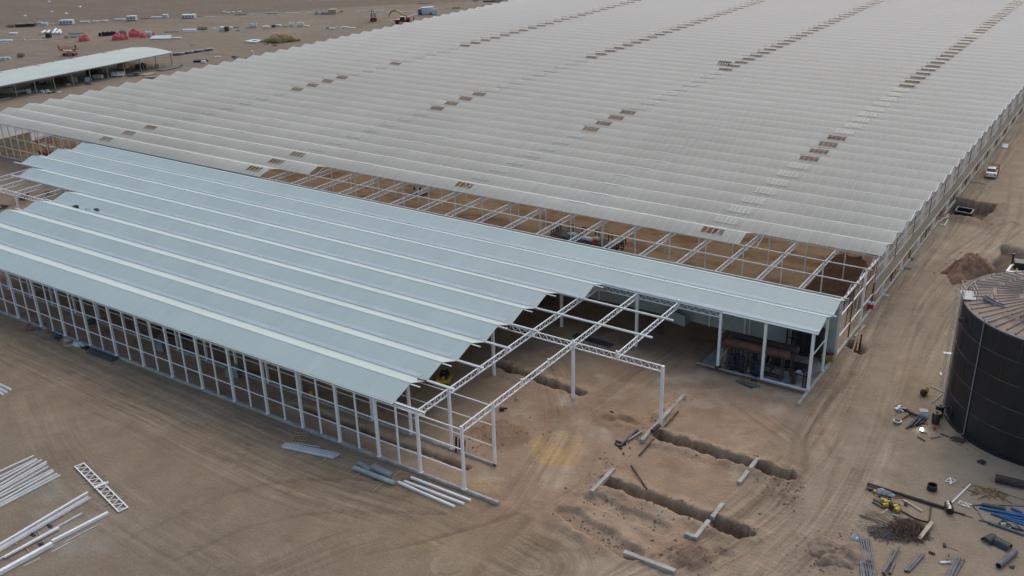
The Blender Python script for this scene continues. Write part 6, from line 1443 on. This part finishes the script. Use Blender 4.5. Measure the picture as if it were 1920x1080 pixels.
T_=[
# far row, left to right
('rack',z1(185,445),13,4,'dark empty rack at the left end of the farthest row','rack',DGREY,1.5),
('crate',z1(352,438),17,5,'low dark container left of its near twin in the farthest row','container',BLACK,2),
('crate',z1(517,430),15,5,'low dark container right of its twin in the farthest row','container',BLACK,2),
('slab',z1(655,388),10,3,'small white board stack just right of the two dark containers, far row','boards',WRAP,1),
('crate',z1(740,412),10,4,'white crate in front of the small white board stack, far row','crate',WRAP,1.5),
('clutter',z1(875,388),14,3,'pale jumble between the white crate and the big wrapped bale, far row','materials',WD,1.5),
('bale',z1(1100,395),25,8,'biggest blue-white wrapped bale in the far row at upper left','bale',WRAP,2.2),
('slab',z1(1385,368),19,2.5,'long low white stack right of the biggest wrapped bale','boards',WRAP,1.2),
('slab',z1(1580,353),14,1.8,'first flat white stack of the pair beyond the long low one','boards',WRAP,1),
('slab',z1(1715,345),13,2,'second flat white stack of the pair beyond the long low one','boards',WRAP,1),
('slab',z2(-5,342),8,2,'small flat white stack after the pair, far row','boards',WRAP,1),
('slab',z2(215,330),20,2.5,'long flat white stack left of the two-tier wrapped bale','boards',WRAP,1.2),
('bale',z2(420,335),17,9,'two-tier white wrapped bale standing alone in the far row','bale',WRAP,2),
('line',z2(620,308),15,1.5,'dark strip of bars right of the two-tier bale','bars',DGREY,1),
('slab',z2(812,295),21,2.5,'pale long stack left of the small white cube','boards',WD,1.2),
('crate',z2(968,290),9,6,'small white cube-shaped crate in the far row','crate',WRAP,1.5),
('bale',z2(1350,295),24,7,'blue-white stepped bale at the right part of the far row','bale',WRAP,2.5),
('line',z2(1540,268),12,1,'thin brown strip right of the stepped bale','bars',TAN,1),
('line',z2(1695,285),24,1.3,'thin grey strip in front of the brown strip, far row','bars',WD,1),
('crate',z3(158,190),4,2.5,'first small white bundle of four near the field edge','bundle',WRAP,1),
('crate',z3(225,200),6,2,'second small white bundle of four near the field edge','bundle',WRAP,1),
('crate',z3(300,192),4,2,'third small white bundle of four near the field edge','bundle',WRAP,1),
('crate',z3(400,190),5,2.5,'fourth small white bundle of four near the field edge','bundle',WRAP,1),
('tubes',z3(405,222),20,2,'grey stack of sheets below the fourth small white bundle','sheets',PIPEG,1.5),
('line',z3(630,218),23,1.3,'white strip left of the pale frame in the far row','profiles',WRAP,1),
('rack',z3(880,205),20,2.5,'pale low frame between two white strips, far row','frame',WD,1.2),
('line',z3(1185,198),27,1.4,'long white strip right of the pale frame','profiles',WRAP,1),
('line',z3(1465,190),20,1.2,'white strip just left of the grey tarpaulins','profiles',WRAP,1),
('tarp',z3(1560,212),11,4,'left grey tarpaulin heap in the far row','tarp heap',TARPG,1.2),
('tarp',z3(1665,212),13,4.5,'right grey tarpaulin heap in the far row','tarp heap',TARPG,1.2),
('crate',z3(1790,205),14,8,'tan timber stack with pale top right of the grey tarpaulins','timber stack',TAN,2.5),
('clutter',z3(1885,195),12,3,'low brown timber litter right of the tan stack','timber',WOOD,2),
# middle row
('slab',z1(215,558),15,2.5,'lone white board at the left, between the two rows','board',WRAP,1.8),
('slab',z1(95,672),26,2.5,'long white board at the left edge above the shed','board',WRAP,1.5),
('line',z1(60,698),16,.8,'thin strip in front of the long white board at the left edge','strip',WD,.6),
('crate',z1(405,668),3,2.5,'tiny white block right of the long white board','block',WRAP,.6),
('line',z1(630,655),36,.9,'thin long grey strip below the dark crates','strip',WD,.5),
('clutter',z1(745,615),9,4,'pale green and dark crates heap in the middle row','crates',GREENS,1.5),
('crate',z1(805,615),8,8,'dark tall crate beside the pale green heap','crate',BLACK,1.5),
('crate',z1(1103,620),7,5,'tan box left of the grey-blue racks','box',TAN,1.2),
('tubes',z1(1235,555),26,3,'rear grey-blue stack of pipes left of the first red tarpaulin','pipes',PIPEG,2),
('tubes',z1(1240,585),24,2,'front grey-blue stack of pipes touching the first red tarpaulin','pipes',GREYS,2),
('line',z1(1200,615),10,1.5,'short dark bars in front of the pipe stacks','bars',DGREY,1),
('tarp',z1(1375,668),22,10,'first red tarpaulin heap from the left, boxy one','tarp heap',TARP,1.6),
('tarp',z2(215,648),29,11,'second red tarpaulin heap, humped one in front of the black sheet','tarp heap',TARP,1.8),
('tarp',z2(240,580),19,8,'black tarpaulin hump behind the second red heap','tarp heap',DGREY,1.5),
('tarp',z2(470,595),24,12,'tallest red tarpaulin heap, third from the left','tarp heap',TARP,2),
('tarp',z2(610,612),15,8,'smaller red tarpaulin heap joined to the tallest one','tarp heap',TARP,1.5),
('bags',z2(695,598),12,10,'grey wrapped rolls between the red heaps','rolls',WD,1.5),
('tarp',z2(775,590),6,6,'last small red tarpaulin scrap at the right of the red heaps','tarp heap',TARP,1),
('sheetslope',z2(890,640),38,7,'broad white board stack right of the red heaps','boards',WRAP,2.2),
('slab',z2(1120,632),24,2.5,'low pale board row right of the broad white stack','boards',WD,1.2),
('line',z2(1060,525),25,1,'thin dark strip above the broad white stack','strip',DGREY,.5),
('slab',z2(1350,505),24,3,'pale blue board stack in the middle row','boards',WRAP,1.5),
('line',z2(1440,515),46,.9,'long thin pale strip in front of the pale blue stack','strip',WD,.6),
('rack',z2(1570,492),16,5,'dark rack with upright posts in the middle row','rack',RUSTD,1.2),
('line',z2(1755,475),12,1.2,'short white strip right of the dark rack','strip',WRAP,.8),
('crate',z3(140,462),9,7,'white crate left of the brown one in the middle row','crate',WRAP,1.5),
('crate',z3(207,465),7,8,'brown crate between two white piles in the middle row','crate',RUST,1.2),
('slab',z3(262,432),8,3.5,'small white pile behind the brown crate','pile',WRAP,1.2),
('line',z3(350,415),8,1,'thin dark bar right of the small white pile','bar',DGREY,.5),
('clutter',z3(372,460),6,2,'small dark lump right of the brown crate','lump',BLACK,.8),
('bags',z3(578,412),8,8,'left pair of tall white bags on a dark mat, middle row','bags',WRAP,1.5),
('bags',z3(636,410),6,7,'right white bag next to the taller pair, middle row','bags',WRAP,1.5),
('line',z3(560,420),16,1.2,'dark mat under the tall white bags','mat',PIPEG,1),
('slab',z3(795,418),13,3.5,'pale pile left of the dark drum heap','pile',WD,1.5),
('bags',z3(905,408),8,5,'dark drum heap in the middle row above the branches','drums',BLACK,1),
('slab',z3(985,400),9,4,'pale pile right of the dark drum heap','pile',WD,1.2),
('line',z3(1065,402),8,1,'short dark bar between pale pile and white bags','bar',DGREY,.6),
('bags',z3(1177,395),10,7,'white bags right above the branch pile','bags',WRAP,1.5),
('bags',z3(1310,395),14,8,'second white bags group, right of the first above the branches','bags',WRAP,1.5),
('slab',z3(1405,398),10,2,'low pale boards right of the second white bags group','boards',WD,1),
('clutter',z3(1650,435),5,2,'tiny pale scrap near the greenhouse edge in the middle row','scrap',WD,.8),
('clutter',z3(1712,425),7,4,'brown-green clump between pale scraps in the middle row','clump',OLIVE,1),
('slab',z3(1778,433),11,2,'low white boards right of the brown-green clump','boards',WRAP,1),
('line',z3(1880,412),12,1.5,'white strip before the forklift, middle row','strip',WRAP,.8),
('clutter',z3(1890,435),8,1.5,'pale litter below the white strip before the forklift','litter',WD,.8),
# front row
('clutter',z2(1415,740),14,3,'small brown heap alone on the open ground','heap',TAN,1.2),
('clutter',z2(1825,935),9,5,'grey-green stones pile right of the grey pallets','pile',WD,1.2),
('clutter',z3(320,862),10,6,'dark brown scrap pile near the greenhouse edge','scrap',RUSTD,1.2),
('line',z3(370,880),14,1.2,'dark strip right under the dark brown scrap pile','strip',PIPEG,.6),
('clutter',z3(478,880),6,1.5,'small grey scraps at the greenhouse edge','scrap',PIPEG,.8),
('crate',z3(585,828),3.5,8,'tall narrow grey post box near the greenhouse edge','post',WD,.8),
('rack',z1(345,935),10,6,'small black cart alone on the yard above the shed','cart',BLACK,1.2),
('slab',z1(20,985),6,5,'leftmost of three white rolls at the left edge above the shed','roll',WRAP,1),
('slab',z1(85,985),7,6,'middle of three white rolls at the left edge above the shed','roll',WRAP,1),
('slab',z1(145,975),7,5,'rightmost of three white rolls at the left edge above the shed','roll',WRAP,1),
('tubes',z2(1545,1010),24,5,'dark bundle of hoses right of the shed end','hoses',BLACK,2),
('crate',z2(1590,1030),8,4,'pale box in front of the dark hose bundle','box',WD,1),
('clutter',z3(790,665),8,2,'first dark clods patch below the branch pile','clods',RUSTD,1),
('clutter',z3(905,662),10,2,'second dark clods patch below the branch pile','clods',RUSTD,1),
('clutter',z3(920,690),8,1.5,'third dark clods patch, lowest below the branch pile','clods',RUSTD,1),
('line',z3(1220,605),8,2,'short dark log at the right of the branch pile','log',TWIG,.6),
# far right part
('line',z4(220,115),22,1.2,'white strip left of the farther white strip above the forklift','strip',WRAP,.8),
('line',z4(375,108),22,2,'brighter white strip above and right of the forklift','strip',WRAP,.8),
('line',z4(510,116),24,1.2,'thin white strip above the telehandler','strip',WD,.8),
('line',z4(640,120),24,1.2,'thin white strip reaching to the white trailer','strip',WD,.8),
('line',z4(390,148),6,1.2,'short white strip right of the forklift','strip',WRAP,.8),
('slab',z4(40,278),14,2,'white boards left at the bottom of the yard near the saw-tooth edge','boards',WRAP,1),
('slab',z4(110,285),12,2,'dark-edged boards beside the white ones near the saw-tooth edge','boards',WD,1),
('line',z4(190,275),9,1,'thin brown strip right of the boards near the saw-tooth edge','strip',TAN,.6),
('line',z4(838,35),26,1.2,'dark long bar on the far ground above the white trailer','bar',DGREY,.8),
('clutter',z4(950,95),18,2,'brown litter right of the white trailer','litter',TAN,1.5),
('clutter',z4(1060,92),12,2.5,'brown sticks further right of the white trailer','sticks',WOOD,1),
('tubes',z4(1150,82),14,2.5,'dark pipe heap near the greenhouse edge at the top','pipes',BLACK,1.5),
('line',z4(1380,60),14,1.5,'tan bar at the greenhouse edge near the top','bar',TAN,.8),
('crate',z4(1343,8),10,3,'left tan crate at the top edge of the photo','crate',TAN,2),
('tubes',z4(1480,14),22,4,'dark blue stacked pipes at the top edge between two tan piles','pipes',DGREY,3),
('crate',z4(1580,16),14,4,'right tan pile at the top edge beside the dark blue pipes','crate',TAN,2),
('crate',z4(1685,18),9,3,'rust brown low box at the top edge','box',RUST,2),
('crate',z4(1778,4),9,4,'dark box at the top edge, rightmost before the roof','box',BLACK,2),
('clutter',z4(2,118),4,4,'small dark lump left of the forklift','lump',BLACK,1),
]
for i,(kd,P,w_,h_,lb,ct,m,dp) in enumerate(T_):
    yard(kd,P,w_,h_,lb,ct,seed=i,m=m,deep=dp,rz=-YAW*0+YA)
# upright barrels row by the red heaps
for i,x in enumerate((1640,1695,1730,1770,1805,1840,1880)):
    c=gg(*z1(x,590-i*3)); mb=MB(); mb.cyl((0,0,0),(0,0,1.1+.25*(i%2)),.5,n=12); mb.cyl((0,0,.5),(0,0,.58),.53,n=12); mb.cyl((0,0,1.1+.25*(i%2)),(0,0,1.2+.25*(i%2)),.3,n=10)
    single('dark_barrel',mb,BLACK if i<4 else DBLUE,'dark barrel in the row left of the second red tarpaulin heap','barrel','dark barrels beside the red heaps',loc=c)
for i,(x,y,x2,y2) in enumerate([(680,565,745,525),(770,560,815,525),(860,570,900,535),(880,530,925,495),(920,570,990,510),(985,570,1000,545)]):
    rod('white_roll',z1(x,y),z1(x2,y2),.42,WRAP,'white roll scattered behind the dark tall crate in the middle row','roll','white rolls behind the dark crate')
for i in range(8):
    c=gg(*z2(1140+i*82-(0 if i<2 else 10),905-(i*12 if i>1 else 0)-(8 if i in(1,) else 0)))
    mb=MB(); rr=random.Random(i)
    for k in range(3): mb.box((rr.uniform(-.1,.1),0,.15+.2*k),(1.9+rr.uniform(-.2,.2),1.0,.14),rr.uniform(-.05,.05))
    mb.box((0,0,.05),(1.8,1.0,.06)); single('pallet_stack',mb,GREYS if i%2 else PIPEG,'low grey stack in the slanting row right of the shed','pallet stack','grey stacks in a slanting row beyond the shed',loc=c,rz=YA+.1)
# palm branch heap
c=gg(*z3(1010,620)); r=Vector((c.x,c.y,0)); mb=MB(); rr=random.Random(44)
kx=mpp(527,75); ax=Vector((math.cos(YA),math.sin(YA),0)); ay=Vector((-math.sin(YA),math.cos(YA),0))
for i in range(900):
    t=rr.gauss(0,.42); t=max(-1,min(1,t)); u_=rr.uniform(-1,1)*(1-abs(t))*.9
    hh=2.6*(1-abs(t)**1.3)*(1-u_*u_)*rr.uniform(.25,1.05)
    p=r+ax*(t*36*kx)+ay*(u_*4.2)+Vector((0,0,.1+hh))
    a=rr.uniform(0,6.28); L=rr.uniform(.8,2.6); d=Vector((math.cos(a),math.sin(a)*.6,rr.uniform(-.7,.25)))*L/2
    q0,q1=p-d,p+d; q0.z=max(.04,q0.z);q1.z=max(.04,q1.z); mb.bar(q0,q1,.08+.12*rr.random(),.07)
single('branch_heap',mb,STRAW,'large heap of dry straw-coloured palm branches on the yard','branch heap')
# slab with opening
c=gg(*z3(620,625)); mb=MB()
for x,y,w_,d_ in((0,-1.4,5.0,1.3),(0,1.5,5.0,1.1),(-1.9,0,1.2,1.6),(1.9,0,1.2,1.6)): mb.box((x,y,.2),(w_,d_,.35))
single('concrete_lid',mb,WRAP,'white square slab with an opening, in front of the branch heap','slab',loc=c,rz=.1)
# shed contents
S_=[('leaning',z5(310,535),8,8,'pale green board standing against the left part of the shed front','board',WRAP),
('leaning',z5(928,412),9,8,'white-green board standing against a post in the middle of the shed','board',WRAP),
('leaning',z5(728,455),8,4,'small pale green board on the ground before the shed','board',GREENS)]
for kd,P,w_,h_,lb,ct,m in S_:
    c=gp(*P,0); k=mpp(*P); mb=MB(); mb.box((0,0,h_*k/2),(w_*k,.12,h_*k),0,None,0,-.25); mb.bar((-.5,.9,0),(-.3,.1,h_*k*.7),.07); single('leaning_board',mb,m,lb,ct,loc=c,rz=YA)
for kd,P,w_,h_,lb,ct,m,dp in [
 ('crate',z5(790,420),8,10,'tall tan stack of crates under the shed, left of the middle','crates',TAN,1.5),
 ('clutter',z5(830,455),14,2,'timber litter on the ground in front of the tan crates','timber',WOOD,1.2),
 ('clutter',z5(930,440),14,2.5,'rusty litter below the white-green board','litter',RUST,1),
 ('bags',z5(1040,375),20,6,'row of grey-white sacks under the shed','sacks',WD,1.5),
 ('rack',z5(1255,355),22,7,'white metal trestles between two shed posts','trestles',W,1.5),
 ('clutter',z5(1370,355),14,5,'grey heap right of the white trestles','heap',PIPEG,1.5),
 ('bags',z5(1445,350),12,7,'grey rolls right beside a shed post','rolls',PIPEG,1.5),
 ('tubes',z5(1570,340),24,3,'long timber stack lying at the right part of the shed front','timber stack',WOOD,2.5),
 ('slab',z5(1590,372),22,2.5,'dark sheets lying on the ground in front of the timber stack','sheets',PIPEG,2),
 ('tarp',z5(1500,270),26,8,'black heap under the right end of the shed','heap',BLACK,2),
 ('crate',z5(1672,262),7,6,'tan box under the right end of the shed','box',TAN,1.2),
 ('tubes',z5(1790,275),46,3,'long dark pipes lying under and beyond the shed end','pipes',DGREY,3),
 ('tubes',z5(1875,248),20,3,'dark pipes just outside the shed end','pipes',BLACK,1.5),
 ('clutter',z5(480,520),22,8,'grey metal heap with frames at the left part of the shed front','heap',WD,2),
 ('clutter',z5(540,535),12,5,'dark machine parts in front of the grey metal heap','parts',BLACK,1.5),
 ('clutter',z5(595,520),12,2,'reddish litter right of the dark machine parts','litter',RUST,1),
 ('slab',z5(625,528),7,1.5,'white sheet on the ground right of the reddish litter','sheet',WRAP,1),
 ('clutter',z5(385,515),14,5,'pale scrap between the green board and the metal heap','scrap',WD,1.5),
 ('crate',z5(85,530),16,9,'grey-brown crate at the left edge under the shed','crate',TAN,2),
 ('tubes',z5(205,520),24,5,'stack of pale tubes under the left part of the shed','tubes',WD,2),
 ('crate',z5(640,420),18,9,'dark crate deep under the shed, left','crate',RUSTD,3),
 ('crate',z5(1000,330),22,8,'dark crate deep under the shed, middle','crate',RUSTD,3),
 ('crate',z5(1310,270),14,10,'tall brown crate deep under the shed, right','crate',TAN,3),
 ('clutter',z5(430,440),30,8,'dark goods deep under the shed at the far left','goods',RUSTD,3)]:
    yard(kd,P,w_,h_,lb,ct,m=m,deep=dp,rz=math.pi/2+.02 if kd in('tubes',) else YA)
rod('white_profile',z5(0,610),z5(110,585),.14,WRAP,'white profile lying on the ground before the left part of the shed','profile',kind='bar',ext=1)
# lift beyond the shed with two people
p=gg(*z1(1150,905)); lift(p,YA-.15,'red and yellow scissor lift standing behind the shed roof',None,5.2,1.5)
person(gg(*z1(1262,900))+Vector((0,0,1.5)),R(40),'person in dark clothes standing at the right end of the lift behind the shed',NAVY,NAVY)
person(gg(*z1(985,905))+Vector((0,0,1.5)),R(80),'person in red top standing at the left end of the lift behind the shed',REDC,NAVY)
# forklift
p=gg(*z4(322,210)); r=thing('forklift','red and black forklift with raised mast standing alone on the far yard','forklift',p,YA)
mb=MB(); mb.box((0,.3,.85),(1.8,2.2,.9)); mb.box((0,1.4,.9),(1.7,.5,1.1)); mb.build('body',RED,r)
mb=MB(); 
for x in(-.75,.75):
    for y in(-.6,1.0): mb.bar((x,y,1.3),(x,y,2.7),.12)
mb.box((0,.2,2.75),(1.7,1.9,.12)); mb.build('cab_frame',BLACK,r)
mb=MB(); 
for x in(-.4,.4): mb.bar((x,-1.0,.2),(x,-1.0,4.0),.18)
for z in(.8,2.2,4.0): mb.bar((-.4,-1.0,z),(.4,-1.0,z),.14)
mb.build('mast',BLACK,r); mb=MB(); 
for x in(-.4,.4): mb.bar((x,-1.1,.15),(x,-2.3,.15),.16,.08)
mb.build('fork',BLACK,r)
for x in(-.9,.9):
    for y in(-.7,1.1): mb=MB(); mb.cyl((x-.15,y,.48),(x+.15,y,.48),.48,n=14); mb.build('wheel',RUBBER,r)
# telehandler with load of beams
p=gg(*z4(610,238)); r=thing('telehandler','red telehandler with bent yellow boom carrying long white beams','telehandler',p,YA)
mb=MB(); mb.box((0,0,1.1),(5.2,2.0,.9)); mb.box((2.2,0,1.6),(1.4,2.0,1.5)); mb.build('body',RED,r)
mb=MB(); mb.box((.2,-.6,1.9),(1.7,1.0,1.3)); mb.build('cab',WINDOW,r)
mb=MB(); mb.bar((1.9,.4,2.5),(-2.2,.4,4.6),.45,.5); mb.build('boom',YEL,r)
mb=MB(); mb.bar((-2.2,.4,4.6),(-3.6,.2,4.4),.35); mb.bar((-3.6,.2,4.4),(-4.6,.0,2.9),.3); mb.bar((-4.6,0,2.9),(-4.7,0,2.4),.2); mb.build('jib',RUSTD,r)
for x in(-1.7,1.9):
    for y in(-1.0,1.0): mb=MB(); mb.cyl((x,y-.22,.62),(x,y+.22,.62),.62,n=16); mb.build('wheel',RUBBER,r)
mb=MB(); A=gp(*z4(490,212),1.2);B=gp(*z4(750,145),1.6)
for k in range(5): mb.bar(A+Vector((0,.2*k,.1*(k%2))),B+Vector((0,.2*k,.1*(k%2))),.18,.14)
single('beam_load',mb,WRAP,'long white beams held crosswise by the telehandler','beams')
person(gg(*z4(725,215)),R(20),'person in red top standing at the saw-tooth edge right of the telehandler',REDC,NAVY)
# white trailer
p=gg(*z4(845,143)); r=thing('curtain_trailer','white curtain-sided truck with dark cab end on the far yard','truck',p,YA+.22)
mb=MB(); mb.box((1.4,0,2.1),(9,2.5,2.6)); mb.build('box_body',WRAP,r); mb=MB()
for k in range(7): mb.box((-2.8+1.4*k,-1.27,2.1),(.1,.05,2.5))
mb.box((1.4,0,.7),(9.2,2.3,.25)); mb.build('frame_post',GALV,r)
mb=MB(); mb.box((-4.5,0,1.6),(1.9,2.3,2.2)); mb.box((-5.2,0,1.2),(.8,2.2,1.3)); mb.build('cab',PIPEG,r); mb=MB(); mb.box((-5.0,-1.17,2.1),(.8,.04,.6)); mb.box((-5.48,0,2.15),(.05,1.8,.6)); mb.build('cab_window',WINDOW,r)
for x in(-4.6,-3.2,3.6,4.6):
    for y in(-1.0,1.0): mb=MB(); mb.cyl((x,y-.2,.5),(x,y+.2,.5),.5,n=14); mb.build('wheel',RUBBER,r)
r.scale=(.52,.8,.78)
mb=MB(); p=gg(*z4(933,148)); mb.box((0,0,1.1),(2.2,.3,2.0),0,None,0,.15); mb.box((0,.3,.2),(2.2,.8,.1)); single('leaning_board',mb,WRAP,'white panel standing right of the white truck','panel',loc=p,rz=YA)
# far litter specks on the old field
for x,y in ((800,28),(1300,112),(410,262),(1080,220),(845,195)):
    p=gg(*z1(x,y)); mb=MB(); mb.blob(p,.9,.7,.5,seed=x,rough=.5,n=10,k=4); single('pale_stone',mb,WRAP,'pale speck-like bag lying on the old field at the upper left','bag','pale bags on the old field')
# ------------------------------------------------------------------ light
w=bpy.data.worlds.new('World'); scn.world=w; w.use_nodes=True
nt=w.node_tree; bg=nt.nodes['Background']; sk=nt.nodes.new('ShaderNodeTexSky'); sk.sky_type='NISHITA'
SUN_EL,SUN_AZ=R(47),R(-10)      # azimuth from +Y towards +X
sk.sun_disc=False; sk.sun_elevation=SUN_EL; sk.sun_rotation=SUN_AZ; sk.air_density=1.3; sk.dust_density=2.5; sk.ozone_density=1.2
nt.links.new(sk.outputs[0],bg.inputs[0]); bg.inputs[1].default_value=0.125
sl=bpy.data.lights.new('sun','SUN'); sl.energy=0.72; sl.angle=R(95); sl.color=(1.0,0.82,0.62)
so=bpy.data.objects.new('sun',sl); COL.objects.link(so)
dirv=Vector((math.sin(SUN_AZ)*math.cos(SUN_EL),math.cos(SUN_AZ)*math.cos(SUN_EL),math.sin(SUN_EL)))
so.rotation_euler=dirv.to_track_quat('Z','Y').to_euler(); so.location=(0,0,80)
scn.view_settings.view_transform='Standard'; scn.view_settings.look='None'; scn.view_settings.gamma=1
scn.view_settings.exposure=0.52
scn.cycles.max_bounces=6; scn.cycles.transparent_max_bounces=8; scn.cycles.diffuse_bounces=4
